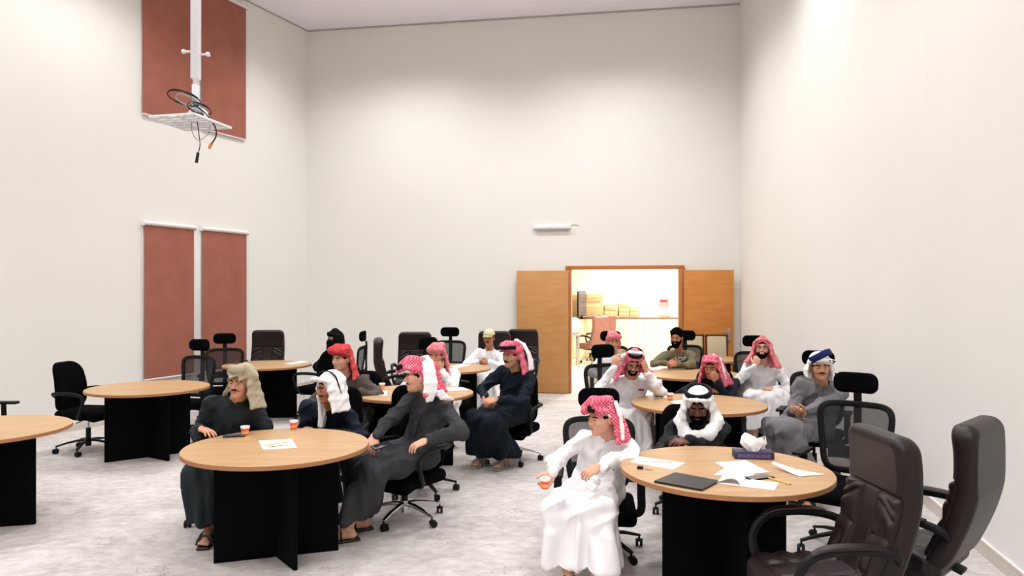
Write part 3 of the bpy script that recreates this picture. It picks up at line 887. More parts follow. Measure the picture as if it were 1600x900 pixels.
# ------------------------------------------------------------------ roller blinds on the left wall
def left_pt(px):
    r = (px - 800) / 1150
    # L0 + LW*s on ray X=rY
    s = (r * L0.y - L0.x) / (LW.x - r * LW.y)
    return L0 + LW * s, s
LANG = math.atan2(-LW.y, -LW.x)
def blind(px0, px1, z0, z1, label, rollervis=True):
    a, _ = left_pt(px0); b, _ = left_pt(px1)
    mid = (a + b) / 2; w = (b - a).length / 2
    r = empty('roller_blind', (mid.x, mid.y, z0), LANG, label, 'blind', 'terracotta roller blinds on the left wall')
    h = z1 - z0
    MB().box((0, -.035, h / 2), (w - .02, .0015, h / 2 - .02)).build('blind_fabric', M_blind, r)
    MB().cyl((-w, -.04, h), (w, -.04, h), .03, n=20).build('roller_tube', M_whitep, r)
    MB().cyl((-w + .02, -.035, .005), (w - .02, -.035, .005), .011, n=12).build('bottom_bar', M_whitep, r)
    for sg in (-1, 1): MB().box((sg * (w + .004), -.035, h), (.006, .034, .04), bev=.004).build('bracket', M_whitep, r)
    MB().tube([(w + .008, -.05, h), (w + .01, -.05, h * .5), (w + .008, -.05, h * .35)], .0025, n=5).build('pull_chain', M_whitep, r)
blind(221, 302, .52, 2.73, 'lower terracotta roller blind on the left wall, left one of the pair')
blind(312, 384, .52, 2.73, 'lower terracotta roller blind on the left wall, right one of the pair')
blind(218, 300, 4.25, 6.44, 'upper terracotta roller blind high on the left wall, behind the projector plate')
blind(311, 383, 4.25, 6.44, 'upper terracotta roller blind high on the left wall, right of the white pole')
# window reveal strips between the blinds
def left_panel(name, px0, px1, z0, z1):
    a, _ = left_pt(px0); b, _ = left_pt(px1); mid = (a + b) / 2; w = (b - a).length / 2
    o = MB().box((0, -.004, (z1 - z0) / 2), (w, .0035, (z1 - z0) / 2), bev=.002).build(name, M_whitep, None, (mid.x, mid.y, z0))
    o.rotation_euler = (0, 0, LANG); tag(o, kind='structure')
left_panel('window_1', 222, 383, .56, 2.70)
left_panel('window_2', 219, 382, 4.29, 6.42)

# ------------------------------------------------------------------ projector mount hanging from the ceiling
PY = 6.2
px_, py_ = at(306, PY)
r = empty('projector_mount', (px_, py_, 3.2), 0, 'white ceiling pole carrying an empty projector plate with coiled cables, upper left', 'projector mount')
top = CEIL - 3.2
MB().box((0, 0, (top + .25) / 2 + .12), (.033, .033, (top - .25) / 2), bev=.004).build('outer_pole', M_whitem, r)
MB().box((0, 0, .16), (.025, .025, .16), bev=.003).build('inner_pole', M_whitem, r)
MB().box((0, 0, top - .006), (.1, .1, .006), bev=.002).build('ceiling_flange', M_whitem, r)
for sg in (-1, 1):
    MB().cyl((sg * .03, 0, .59 - sg * .012), (sg * .1, 0, .59 - sg * .012), .009).cyl((sg * .09, 0, .59 - sg * .012), (sg * .115, 0, .59 - sg * .012), .018).build('clamp_screw', M_whitem, r)
Rt = Matrix.Rotation(radians(-32), 3, 'Z') @ Matrix.Rotation(radians(5), 3, 'Y') @ Matrix.Rotation(radians(-8), 3, 'X')
mb = MB()
for i in range(7):
    mb.box(Rt @ Vector((-.08, -.15 + .05 * i, 0)), (.30, .017, .004), Rt, bev=.001)
for xx in (-.38, -.2, 0, .22): mb.box(Rt @ Vector((xx, 0, .004)), (.02, .175, .006), Rt, bev=.001)
mb.build('plate_slats', M_whitem, r)
mb = MB()
for sg in (-1, 1):
    mb.box(Rt @ Vector((-.08, sg * .178, .012)), (.31, .003, .008), Rt)
    mb.box(Rt @ Vector((-.08 + sg * .312, 0, .012)), (.003, .18, .008), Rt)
mb.build('plate_rim', M_whitem, r)
MB().box(Rt @ Vector((-.24, .02, .04)), (.1, .07, .025), Rt, bev=.02, seg=3).build('bracket_hinge', M_whitep, r)
mb = MB(); mb.tube(bez([Rt @ Vector(p) for p in ((-.16, 0, .03), (-.1, 0, .1), (0, 0, .13), (.1, 0, .09), (.15, 0, .02))], 5), .02, .012, n=8); mb.build('arched_bracket', M_whitem, r)
M_cab = mat('black_cable', (20, 18, 18), .5, .3); M_cabg = mat('grey_cable', (150, 148, 146), .5, .4)
def coil(cx, cz, rx, rz, tilt, m, nm, turns=3, y=-.05):
    pts = []
    for i in range(turns * 18 + 1):
        a = 2 * pi * i / 18
        pts.append((cx + (rx + .006 * sin(i * .7)) * cos(a), y + .02 * sin(a + 1) + .003 * i / 18, cz + (rz + .006 * cos(i * .9)) * sin(a) + tilt * cos(a)))
    MB().tube(pts, .0045, n=6).build(nm, m, r)
coil(-.08, .20, .13, .055, -.04, M_cab, 'coiled_cable', 3)
coil(-.06, .18, .08, .04, -.03, M_cabg, 'coiled_cable', 3)
coil(.05, .11, .09, .045, -.03, M_cab, 'coiled_cable', 3)
coil(.03, .12, .06, .035, -.02, M_cabg, 'coiled_cable', 2)
MB().tube(bez([(.02, -.1, .14), (.12, -.1, .06), (.2, -.1, -.05), (.21, -.1, -.13), (.17, -.1, -.2)], 8), .006, n=6).build('hanging_cable', M_cab, r)
MB().cyl((.175, -.1, -.19), (.15, -.1, -.235), .014, .01, n=10).build('orange_plug', mat('orange_plug', (214, 132, 66), .5, .4), r)
MB().tube(bez([(.03, -.05, .02), (.05, -.06, -.1), (.06, -.06, -.2), (.04, -.06, -.28)], 8), .004, n=6).build('hanging_cable', M_cab, r)
MB().cyl((.045, -.06, -.26), (.03, -.06, -.345), .012, n=10).build('black_plug', M_cab, r)
MB().tube(bez([(-.02, -.04, .0), (0, -.06, -.1), (.06, -.08, -.16), (.13, -.06, -.1), (.14, -.04, .0)], 6), .0035, n=6).build('hanging_cable', M_cabg, r)

# emergency light above the doorway
s0_, s1_ = s_far(834), s_far(892)
r = far_root('emergency_light', (s0_ + s1_) / 2, 0, 2.86, 'slim white emergency light fixed on the far wall above the left door leaf', 'light')
wl = (s1_ - s0_) / 2
MB().box((0, -.03, .02), (wl, .029, .03), bev=.012, seg=3).build('lamp_housing', M_whitep, r)
MB().box((0, -.03, -.016), (wl * .96, .022, .01), bev=.004).build('grey_diffuser', mat('grey_diffuser', (186, 178, 172), .5, .4), r)
MB().box((.03, -.008, .062), (wl * .8, .007, .014), bev=.004).build('back_plate', M_whitep, r)
MB().tube(bez([(wl, -.006, .05), (wl + .06, -.006, .06), (wl + .14, -.006, .045)], 4), .004, n=6).build('cable', M_cabg, r)

# ------------------------------------------------------------------ small things on the tables
TZ = .7502
def on_table(px, py): 
    Y = 1150 * (1.8 - .75) / (py - 452); return np.array([(px - 800) / 1150 * Y, Y, TZ])
M_cup = mat('orange_cup', (232, 92, 62), .5, .4, rgb2=(240, 122, 70), vscale=40); M_cupw = mat('cup_rim_white', (246, 240, 236), .5, .4)
def cup(p, label, rz=0, tilt=0, pale=False):
    r = empty('paper_cup', p, 0, label, 'cup', 'small orange paper cups')
    r.rotation_euler = (tilt, 0, rz)
    m = mat('pale_orange_cup', (240, 150, 92), .5, .4) if pale else M_cup
    MB().lathe([(.022, 0), (.029, .052), (.0275, .052), (.021, .004)], n=24).build('cup_body', m, r)
    MB().lathe([(.0288, .050), (.0312, .0515), (.0325, .064), (.0312, .0665), (.0285, .066), (.0275, .05)], n=24).build('white_rim', M_cupw, r)
    MB().lathe([(.0245, .012), (.0262, .03), (.0258, .03), (.024, .012)], n=24).build('pale_print', mat('cup_print', (240, 178, 120), .5, .4), r)
    return r
def shift(p, dx, dy, dz=0): return np.array([p[0] + dx, p[1] + dy, p[2] + dz])
cup(on_table(383, 680), 'orange paper cup with white rim beside the phone, before the man in beige scarf')
cup(on_table(459, 670.5), 'orange paper cup at the far table edge, before the man in white scarf')
cup(on_table(597, 608.5), 'orange paper cup on the table left of the man in charcoal', pale=True)
cup(on_table(685, 618), 'orange paper cup on the table behind the shoulder of the man in charcoal', pale=True)
cup(on_table(1047, 625), 'orange paper cup on the table left of the man with black head cord')

def sheet_obj(name, corners, z, label, cat='paper', group='papers lying on tables', m=None, th=.0012, curl=0, extra=None):
    """corners given as pixels on the tabletop"""
    P = [on_table(*c) for c in corners]; c = sum(P) / 4
    r = empty(name, (c[0], c[1], TZ + z), 0, label, cat, group)
    mb = MB(); N = 6; top = []; bot = []
    for i in range(N + 1):
        for lst, dz in ((top, th), (bot, 0)):
            row = []
            for j in range(N + 1):
                u, v = i / N, j / N
                q = P[0] * (1 - u) * (1 - v) + P[1] * u * (1 - v) + P[2] * u * v + P[3] * (1 - u) * v - c
                row.append(mb.bm.verts.new((q[0], q[1], dz + curl * (u * u * .6 + v * v * .4))))
            lst.append(row)
    for i in range(N):
        for j in range(N):
            mb.bm.faces.new((top[i][j], top[i + 1][j], top[i + 1][j + 1], top[i][j + 1]))
            mb.bm.faces.new((bot[i][j], bot[i][j + 1], bot[i + 1][j + 1], bot[i + 1][j]))
    for i in range(N):
        for (a, b) in (((i, 0), (i + 1, 0)), ((i + 1, N), (i, N)), ((N, i), (N, i + 1)), ((0, i + 1), (0, i))):
            mb.bm.faces.new((bot[a[0]][a[1]], bot[b[0]][b[1]], top[b[0]][b[1]], top[a[0]][a[1]]))
    mb.build('sheet', m or M_paper, r)
    return r, c
def pencil(p0, p1, m, label, name='pencil', z=.0035, rad=.0038):
    a = on_table(*p0); b = on_table(*p1); c = (a + b) / 2
    r = empty(name, (c[0], c[1], TZ + z), 0, label, 'pencil' if name == 'pencil' else 'pen', None)
    a = a - c; b = b - c; a[2] = b[2] = rad * .9
    d = (b - a) / np.linalg.norm(b - a)
    MB().cyl(a, b - d * .012, rad, n=6).build('shaft', m, r, smooth=False)
    MB().cyl(b - d * .012, b, rad, .0006, n=6).build('tip', mat('pencil_tip', (90, 66, 50), .6, .3), r)
    return r
M_yel = mat('yellow_pencil', (226, 186, 84), .5, .4)
sheet_obj('paper_sheet', [(404, 689), (456, 686), (464, 699.5), (411, 702.5)], 0, 'white sheet with a yellow pencil on the front left table')
pencil((412, 697), (449, 692.2), M_yel, 'yellow pencil lying on the white sheet of the front left table', z=.0014)
pencil((418, 699.3), (452, 696), mat('grey_pen', (140, 136, 134), .4, .5), 'thin grey pen below the yellow pencil on the white sheet', name='pen', z=.0014, rad=.003)
def phone(p, rz, label, m_scr, L=.15, w=.075):
    r = empty('phone', p, rz, label, 'phone')
    MB().box((0, 0, .0042), (w / 2, L / 2, .004), bev=.003).build('phone_body', M_blackp, r)
    MB().box((0, 0, .0084), (w / 2 - .004, L / 2 - .005, .0004)).build('phone_screen', m_scr, r)
    return r
M_scr = mat('phone_glass', (84, 88, 96), .12, .6)
phone(on_table(366, 682), radians(-74), 'dark phone lying beside the orange cup on the front left table', M_scr)
sheet_obj('paper_sheet', [(563, 611), (606, 611), (604, 617.5), (556, 617.5)], 0, 'white sheet before the man in brown robe, left of the cup')
sheet_obj('paper_sheet', [(686, 606.5), (724, 605.5), (731, 609.5), (682, 612)], 0, 'white sheet on the middle table right of the man in charcoal')
sheet_obj('paper_sheet', [(445, 568.5), (470, 564), (482, 565.5), (456, 569.5)], 0, 'white sheet on the back left table near its right edge')
sheet_obj('paper_sheet', [(704, 572), (722, 569), (735, 570.5), (712, 575.5)], 0, 'white sheets on the table before the man in the cap')
sheet_obj('paper_sheet', [(1024, 617.5), (1040, 616), (1042, 621), (1021, 622)], 0, 'white sheet under a dark pen on the table by the bespectacled man')
pencil((1023, 619.3), (1037, 621.3), mat('dark_pen', (60, 46, 42), .4, .4), 'dark pen lying on the white sheet by the bespectacled man', name='pen', z=.0014, rad=.005)
sheet_obj('paper_sheet', [(1048, 627), (1072, 625), (1070, 631), (1056, 632)], 0, 'white sheet partly hidden by the man with black head cord')
# front right table
sheet_obj('paper_sheet', [(985, 722), (999, 713.5), (1070.5, 723.5), (1052, 734)], 0, 'white sheet with a pencil beside the elbow of the boy in white')
pencil((1003, 722.5), (1050, 723), mat('tan_pencil', (214, 184, 150), .5, .4), 'tan pencil on the white sheet beside the boy in white', z=.0014)
sheet_obj('paper_sheet', [(1116, 741.5), (1140, 727), (1186, 735), (1170, 747)], 0, 'lower white sheet of the loose pile near the tissue box')
sheet_obj('paper_sheet', [(1117, 723), (1165, 720), (1202, 738.5), (1149, 742)], .0016, 'upper white sheet of the loose pile near the tissue box')
r, c = sheet_obj('folder', [(1022, 754.5), (1055, 741), (1124, 754), (1097, 768)], 0, 'closed black laptop-like folder on the front edge of the papers table', 'folder', None, m=mat('black_folder', (32, 30, 30), .45, .4), th=.012)
# notebook, open, pages curling
P0 = on_table(1168, 756)
r = empty('open_notebook', (P0[0], P0[1], TZ), radians(-28), 'open white notebook with a curling page, right of the black folder', 'notebook')
MB().box((.0, .0, .002), (.15, .075, .002), bev=.001).build('cover', M_paper, r)
mb = MB(); pr = []
for i in range(17):
    t = i / 16; a = pi * .95 * t
    pr.append((-.02 - .13 * t + .02 * sin(a), .006 + .04 * sin(a) * (1 - .3 * t)))
for yy in (-.072, .072): pass
ring0 = [mb.bm.verts.new((x, -.072, z)) for x, z in pr]; ring1 = [mb.bm.verts.new((x, .072, z)) for x, z in pr]
for i in range(16): mb.bm.faces.new((ring0[i], ring0[i + 1], ring1[i + 1], ring1[i]))
me = mb.mesh('curling_pages'); o = link('curling_pages', me, M_paper, r); o.modifiers.new('s', 'SOLIDIFY').thickness = .004
MB().box((.075, 0, .0065), (.07, .072, .0022), bev=.001).build('flat_pages', M_paper, r)
phone(on_table(1186, 747) + np.array([0, 0, 0]), radians(-66), 'grey phone lying beside the open notebook on the papers table', mat('phone_grey', (96, 90, 88), .3, .5), .16)
pencil((1200, 748), (1237, 759), M_yel, 'yellow pencil lying right of the open notebook on the papers table')
# folded paper standing up a little
P0 = on_table(1254, 741)
r = empty('folded_paper', (P0[0], P0[1], TZ), 0, 'folded white sheet near the right rim of the papers table', 'paper', 'papers lying on tables')
mb = MB(); v = [mb.bm.verts.new(p) for p in ((-.13, .13, .03), (-.115, .145, .035), (-.06, -.01, .004), (-.01, .05, .012), (.12, -.015, .002), (-.04, -.06, .002))]
mb.bm.faces.new((v[0], v[2], v[3], v[1])); mb.bm.faces.new((v[2], v[5], v[4], v[3]))
o = link('sheet', mb.mesh('sheet', smooth=False), M_paper, r); o.modifiers.new('s', 'SOLIDIFY').thickness = .002
# keys
P0 = on_table(1003, 733)
r = empty('car_keys', (P0[0], P0[1], TZ), radians(-20), 'small bunch of dark keys on the table below the white sheet', 'keys')
MB().box((-.01, 0, .009), (.018, .013, .008), bev=.006, seg=3).build('key_fob', M_blackp, r)
MB().tube([(.014 + .012 * cos(a), .012 * sin(a), .003) for a in [2 * pi * i / 16 for i in range(16)]], .0015, n=6, closed=True).build('key_ring', M_chrome, r)
MB().box((.045, -.004, .002), (.02, .004, .0015), Matrix.Rotation(-.2, 3, 'Z')).box((.03, 0, .002), (.008, .008, .0015), bev=.003).build('key', M_steel, r)
# tissue box
P0 = on_table(1178, 716)
r = empty('tissue_box', (P0[0], P0[1] + .02, TZ), radians(-7), 'dark purple tissue box with a white tissue standing out of it', 'tissue box')
M_tb = mat('purple_box', (66, 54, 92), .5, .4, rgb2=(46, 38, 66), vscale=60)
MB().box((0, 0, .0225), (.118, .055, .0225), bev=.003).build('box_body', M_tb, r)
MB().box((0, -.0556, .02), (.1, .0006, .012)).build('box_print', mat('box_print', (110, 100, 140), .5, .4, rgb2=(60, 50, 90), vscale=90), r)
MB().lathe([(.0, .0452), (.04, .0452), (.04, .0462), (.0, .0462)], n=24).build('slot_film', mat('film', (190, 190, 200), .2, .5), r)
mb = MB(); N = 22; prev = None; rows = []
for j in range(9):
    t = j / 8; row = []
    for i in range(N):
        a = 2 * pi * i / N
        rad = (.035 + .05 * sin(min(1, t * 1.5) * pi * .5)) * (1 - .25 * t * t)
        wv = 1 + .14 * sin(a * 3 + t * 2) + .07 * sin(a * 7 + 1 + 3 * t)
        row.append(mb.bm.verts.new((rad * wv * cos(a), rad * wv * .35 * sin(a) + .01 * sin(a * 5 + t * 4), .045 + .085 * t + (.022 * cos(a * 1.5 + 2.5) if j > 5 else 0))))
    rows.append(row)
for A, B in zip(rows, rows[1:]):
    for i in range(N): mb.bm.faces.new((A[i], A[(i + 1) % N], B[(i + 1) % N], B[i]))
mb.bm.faces.new(rows[-1])
mb.build('tissue', M_paper, r, ang=25)
# water bottle on the back table behind the man in charcoal
p = W(611, 575, 9.3)
# ------------------------------------------------------------------ people
def unit(v): v = np.array(v, float); return v / (np.linalg.norm(v) + 1e-12)
def frame(yaw, pitch=0, roll=0):
    a, p = radians(yaw), radians(pitch)
    f = np.array([cos(a) * cos(p), sin(a) * cos(p), sin(p)])
    r = np.array([sin(a), -cos(a), 0.0])
    u = np.cross(r, f)
    if roll:
        c, s = cos(radians(roll)), sin(radians(roll)); r, u = r * c + u * s, u * c - r * s
    return r, f, u

def ik(S, T, a, b, pole):
    d = T - S; L = np.linalg.norm(d)
    if L > (a + b) * 1.05: print('STRETCH', round(L / (a + b), 2), S, T)
    if L > (a + b) * .995:
        k = L / (a + b) * 1.005; a *= k; b *= k
    e = d / L; x = (a * a - b * b + L * L) / (2 * L); h = math.sqrt(max(a * a - x * x, 0))
    p = np.array(pole, float); p = p - e * (p @ e); p = unit(p)
    return S + e * x + p * h

def hand_grid(wrist, d, n, thumb, s, curl, h, spread=1.0, fore=None):
    """wrist pos, d finger direction, n palm normal (fingers curl to it), thumb side vector sign"""
    d = unit(d); n = np.array(n, float); n = unit(n - d * (n @ d)); sd = np.cross(d, n) * thumb   # towards the thumb
    c = wrist + d * .09 * s
    lo = c - .16 * s; hi = c + .16 * s
    g = Grid(lo, hi, h)
    g.cap(wrist + fore * .06 * s, wrist, .024 * s, .025 * s, .01)
    g.ell(wrist + d * .052 * s, (sd, d, n), (.040 * s, .055 * s, .0165 * s), .012)
    g.ell(wrist + d * .03 * s + sd * .022 * s + n * .006 * s, (sd, d, n), (.018 * s, .032 * s, .016 * s), .012)
    for j, (o, L, w) in enumerate(((.030, .072, .0088), (.0105, .080, .009), (-.010, .074, .0086), (-.029, .058, .0078))):
        b = wrist + d * (.090 - .006 * abs(j - 1)) * s + sd * o * s
        dirv = unit(d + sd * (o * 2.2 * spread)); p = b; ang = 0
        for q, (fr_, cc) in enumerate(((.45, .7), (.31, 1.1), (.24, .8))):
            ang += curl * cc * (1 + .12 * j)
            v = dirv * cos(ang) + n * sin(ang)
            p2 = p + v * L * fr_ * s
            g.cap(p, p2, w * s * (1 - .08 * q), w * s * (.93 - .09 * q), .004 if q else .006); p = p2
    b = wrist + d * .03 * s + sd * .033 * s + n * .006 * s
    v1 = unit(d * .75 + sd * .62 + n * .35); v2 = unit(d * .95 + sd * .1 + n * (.3 + .5 * curl))
    g.cap(b, b + v1 * .038 * s, .0125 * s, .0108 * s, .01)
    g.cap(b + v1 * .038 * s, b + v1 * .038 * s + v2 * .034 * s, .0105 * s, .0088 * s, .004)
    V, Q = g.surf(); return smooth_v(V, Q, 1, .4), Q

def z_(V): return V[:, 2]
def fold_fn(V, N, seed, amp, knee_z, skirt_c, axis):
    """long soft cloth folds"""
    x, y, z = V[:, 0], V[:, 1], V[:, 2]
    ang = np.arctan2(y - skirt_c[1], x - skirt_c[0])
    sk = np.clip((knee_z + .02 - z) / .14, 0, 1)
    w1 = np.sin(ang * 7 + seed + 1.3 * np.sin(z * 5 + seed)) + .6 * np.sin(ang * 13 + 2 * seed + z * 3)
    a = V @ axis
    b = V @ np.array([axis[1], -axis[0], .35])
    w2 = np.sin(a * 26 + 2.2 * np.sin(b * 9 + seed) + z * 17 + seed) * .8 + .7 * np.sin(b * 31 - z * 22 + 1.7 * np.sin(a * 13 + 2 * seed)) + .45 * np.sin(z * 57 + 3 * np.sin(a * 12 + b * 7))
    w3 = 1 - 2 * np.abs(np.sin(.5 * (a * 34 + z * 26 + 2.6 * np.sin(b * 8 + seed) + 1.4 * np.sin(z * 19 - a * 6)))) ** .65
    return amp * (sk * w1 * .95 + (1 - sk) * (w2 * .3 + w3 * .55))

SKINS = {
    'fair': mat('skin_fair', (214, 160, 134), .55, .35, var=.05, vscale=22),
    'tan': mat('skin_tan', (196, 142, 112), .55, .35, var=.05, vscale=22),
    'brown': mat('skin_brown', (170, 112, 84), .55, .35, var=.05, vscale=22),
    'dark': mat('skin_dark', (98, 56, 44), .5, .4, var=.06, vscale=22)}
M_hair = mat('black_hair', (5, 4, 4), .9, .04, bump=.3, bscale=180)
M_lip = mat('lips', (176, 98, 88), .5, .35); M_lipd = mat('lips_dark', (98, 50, 46), .5, .35)
M_eyew = mat('eye_white', (190, 174, 168), .3, .5); M_iris = mat('eye_iris', (26, 16, 14), .2, .5)
M_brow = mat('eyebrow_hair', (34, 24, 22), .8, .1)
M_pink = scarf_mat('red_white_scarf', (206, 44, 84), (240, 190, 200))
M_red = scarf_mat('red_scarf', (190, 36, 48), (226, 150, 140), lo=.2)
M_palepink = scarf_mat('pale_red_white_scarf', (212, 84, 100), (244, 206, 208))
M_whitescarf = mat('white_scarf', (240, 238, 238), .9, .15, crease=.35)
M_beige = mat('beige_scarf', (166, 155, 134), .9, .1, var=.06, vscale=7, crease=.1)
M_agal = mat('black_head_cord', (10, 9, 10), .7, .2, bump=.4, bscale=260)
M_sandal = mat('black_sandal_leather', (18, 15, 15), .4, .5)

def head_part(name, H, F, s, mbf, m, parent, base):
    """mbf builds an MB in head coordinates (x right, y forward, z up)"""
    mb = MB(); mbf(mb); me = mb.mesh(name, ang=60)
    r, f, u = F
    M = Matrix(((r[0] * s, f[0] * s, u[0] * s, H[0] - base[0]), (r[1] * s, f[1] * s, u[1] * s, H[1] - base[1]), (r[2] * s, f[2] * s, u[2] * s, H[2] - base[2]), (0, 0, 0, 1)))
    me.transform(M)
    if M.determinant() < 0: me.flip_normals()
    return link(name, me, m, parent)

def scarf_fold(V, Q, H, F, amp, seed):
    N = normals(V, Q); P = (V - H) @ np.array(F).T
    x, y, z = P[:, 0], P[:, 1], P[:, 2]
    a = np.arctan2(x, -y + .0)
    low = np.clip((.06 - z) / .1, 0, 1)
    f = low * (.9 * np.sin(a * 8 + z * 4 + seed) + .5 * np.sin(a * 17 + seed * 2 - z * 6)) + (1 - low) * .55 * (1 - 2 * np.abs(np.sin((z * 46 + y * 22 + x * 16 * np.sin(seed) + 1.2 * np.sin(x * 17 + seed)) * .5)) ** .6)
    return V + N * (amp * f)[:, None]

def person(spec):
    s = spec.get('s', 1.0); res = spec.get('res', 1.0)
    H = spec['head']; yaw, pitch, roll = (list(spec['look']) + [0, 0])[:3]
    F = frame(yaw, pitch, roll); hr, hf, hu = F
    def hp(x, y, z): return H + s * (x * hr + y * hf + z * hu)
    N0 = spec['neck']; P0 = spec['pelvis']; ty = spec['torso']
    tr, tf, _ = frame(ty)
    up = unit(N0 - P0); tf2 = unit(np.cross(up, tr)); tr2 = np.cross(tf2, up)
    if tf2 @ tf < 0: tf2 = -tf2
    SH = {-1: N0 - up * .045 * s - tr2 * .165 * s, 1: N0 - up * .045 * s + tr2 * .165 * s}  # 1 = person's right
    HIP = {k: P0 + tr * k * .095 * s - up * .01 for k in (-1, 1)}
    base = np.array([P0[0], P0[1], 0.0])
    root = empty('person', base, 0, spec['label'], 'person', None)
    Wr = {1: spec['rwrist'], -1: spec['lwrist']}
    El = {}
    for k, key in ((1, 'relbow'), (-1, 'lelbow')):
        pole = spec.get(key, tr2 * k * .6 - up * .8)
        El[k] = ik(SH[k], Wr[k], .285 * s, .255 * s, pole) if len(pole) == 3 and not isinstance(pole, tuple) else np.array(pole[0])
    K = {1: spec['rknee'], -1: spec['lknee']}; A = {1: spec['rank'], -1: spec['lank']}
    skin = SKINS[spec.get('skin', 'tan')]
    # ---------------- body
    parts = []
    g = Grid(np.min([P0 - .3, N0 - .3, K[1] - .1, K[-1] - .1, A[1] - .1, A[-1] - .1, Wr[1] - .08, Wr[-1] - .08], 0), np.max([P0 + .3, N0 + .25, K[1] + .1, K[-1] + .1, Wr[1] + .08, Wr[-1] + .08, El[1] + .1, El[-1] + .1], 0), .016)
    TF = (tr2, tf2, up)
    g.ell(P0, TF, (.13 * s, .095 * s, .11 * s), 0)
    g.ell((P0 + N0) / 2, TF, (.10 * s, .07 * s, .20 * s), .05)
    g.ell(N0 - up * .14 * s, TF, (.12 * s, .07 * s, .10 * s), .03)
    g.cap(SH[1], SH[-1], .034 * s, k=.03); g.cap(N0 - up * .05, N0 + up * .03, .05 * s, k=.03)
    for k in (-1, 1):
        g.chain([SH[k], El[k], Wr[k]], [.034 * s, .030 * s, .022 * s], .01)
        g.chain([HIP[k], K[k], A[k]], [.058 * s, .046 * s, .034 * s], .02)
    parts.append(g.surf())
    # feet
    for k in (-1, 1):
        tdir = unit(np.array([*(spec.get('toe', tf)[:2]), 0])); a = A[k].copy(); gz = spec.get('footz', .022)
        sdv = np.cross(tdir, [0, 0, 1])
        gg = Grid(a - .24, a + .24, .009)
        gg.cap(a + np.array([0, 0, .05]), a, .034 * s, .033 * s, .01)
        heel = np.array([a[0], a[1], gz + .022]) - tdir * .03
        ball = np.array([a[0], a[1], gz + .016]) + tdir * .13 * s
        gg.cap(a, heel, .033 * s, .027 * s, .02); gg.cap(a + tdir * .01, ball, .034 * s, .022 * s, .02); gg.cap(heel, ball, .025 * s, .022 * s, .02)
        for j in range(5):
            o = (-.032 + .016 * j) * s
            inner = -k  # big toe side
            q = ball + sdv * (o * 1.0); L = (.05 - .006 * (j if k == 1 else 4 - j)) * s
            gg.cap(q, q + tdir * L, .0105 * s, .009 * s, .006)
        parts.append(gg.surf())
    # head and neck
    hh = .0048 * res
    g = Grid(np.minimum(H, N0) - .17 * s, np.maximum(H, N0) + .17 * s, hh)
    E = lambda c, r_, k=.02, mode='add': g.ell(hp(*c), F, np.array(r_) * s, k * s, mode)
    E((0, -.014, .034), (.072, .093, .084), 0)
    E((0, .022, -.028), (.060, .070, .078), .03)
    E((0, .048, -.078), (.038, .040, .032), .03)
    g.cap(hp(0, -.022, -.05), N0 + up * .0, .052 * s, .056 * s, .02)
    E((0, .078, .026), (.045, .014, .010), .02)
    for k in (-1, 1):
        E((k * .031, .101, .004), (.018, .017, .012), .012, 'sub')
        E((k * .038, .062, -.022), (.022, .026, .026), .02)
        E((k * .0755, -.008, -.008), (.009, .021, .031), .006)
        E((k * .0105, .096, -.030), (.0085, .010, .007), .006)
        E((k * .031, .080, .004), (.0165, .013, .0125), .006)
    g.cap(hp(0, .086, .014), hp(0, .110, -.024), .0075 * s, .011 * s, .010)
    E((0, .088, -.054), (.024, .012, .006), .008); E((0, .086, -.065), (.020, .011, .006), .008)
    E((0, .076, -.094), (.020, .018, .015), .015)
    V, Q = g.surf(); parts.append((smooth_v(V, Q, 1, .35), Q))
    # hands
    for k, key in ((1, 'rhand'), (-1, 'lhand')):
        hd = spec.get(key, {})
        if hd is None: continue
        d = hd.get('d', unit(Wr[k] - El[k])); nn = hd.get('n', np.array([0, 0, -1.0])); cu = hd.get('curl', .45)
        parts.append(hand_grid(Wr[k], d, nn, k * hd.get('flip', 1), s * hd.get('s', 1), cu, .0042 * max(1, res), hd.get('spread', 1), unit(El[k] - Wr[k])))
    body = link('body', np_mesh('body', parts, base), skin, root)
    # ---------------- face parts
    hpart = lambda nm, fn, m: head_part(nm, H, F, s, fn, m, root, base)
    I3 = Matrix.Identity(3)
    if not spec.get('veil') or True:
        for k in (-1, 1):
            e = hpart('eye', lambda mb: mb.ell((k * .031, .0865, .0035), (.0132, .0075, .0052)), M_eyew)
            gx = spec.get('gaze', 0)
            ii = hpart('iris', lambda mb: mb.ell((k * .031 + gx, .0918, .0035), (.0062, .0032, .0054)), M_iris)
            ii.parent = e
            hpart('eyebrow', lambda mb: mb.tube([(k * .013, .0975, .020), (k * .028, .0975, .0265), (k * .048, .083, .021)], .003, .0045, n=6), M_brow if spec.get('skin') != 'dark' else M_hair)
        if not spec.get('veil'):
            hpart('lips', lambda mb: mb.ell((0, .0925, -.0555), (.022, .0098, .0042)).ell((0, .0905, -.0635), (.0185, .0092, .0052)), M_lipd if spec.get('skin') == 'dark' else M_lip)
    mu = spec.get('mustache', 0)
    if mu:
        hpart('mustache', lambda mb: mb.tube([(-.033, .083, -.052), (-.016, .0975, -.044), (0, .1015, -.0415), (.016, .0975, -.044), (.033, .083, -.052)], .0035 + .002 * mu, .0035 + .004 * mu, n=8, taper=lambda t: .45 + .55 * sin(pi * t)), M_hair)
    bd = spec.get('beard', 0)
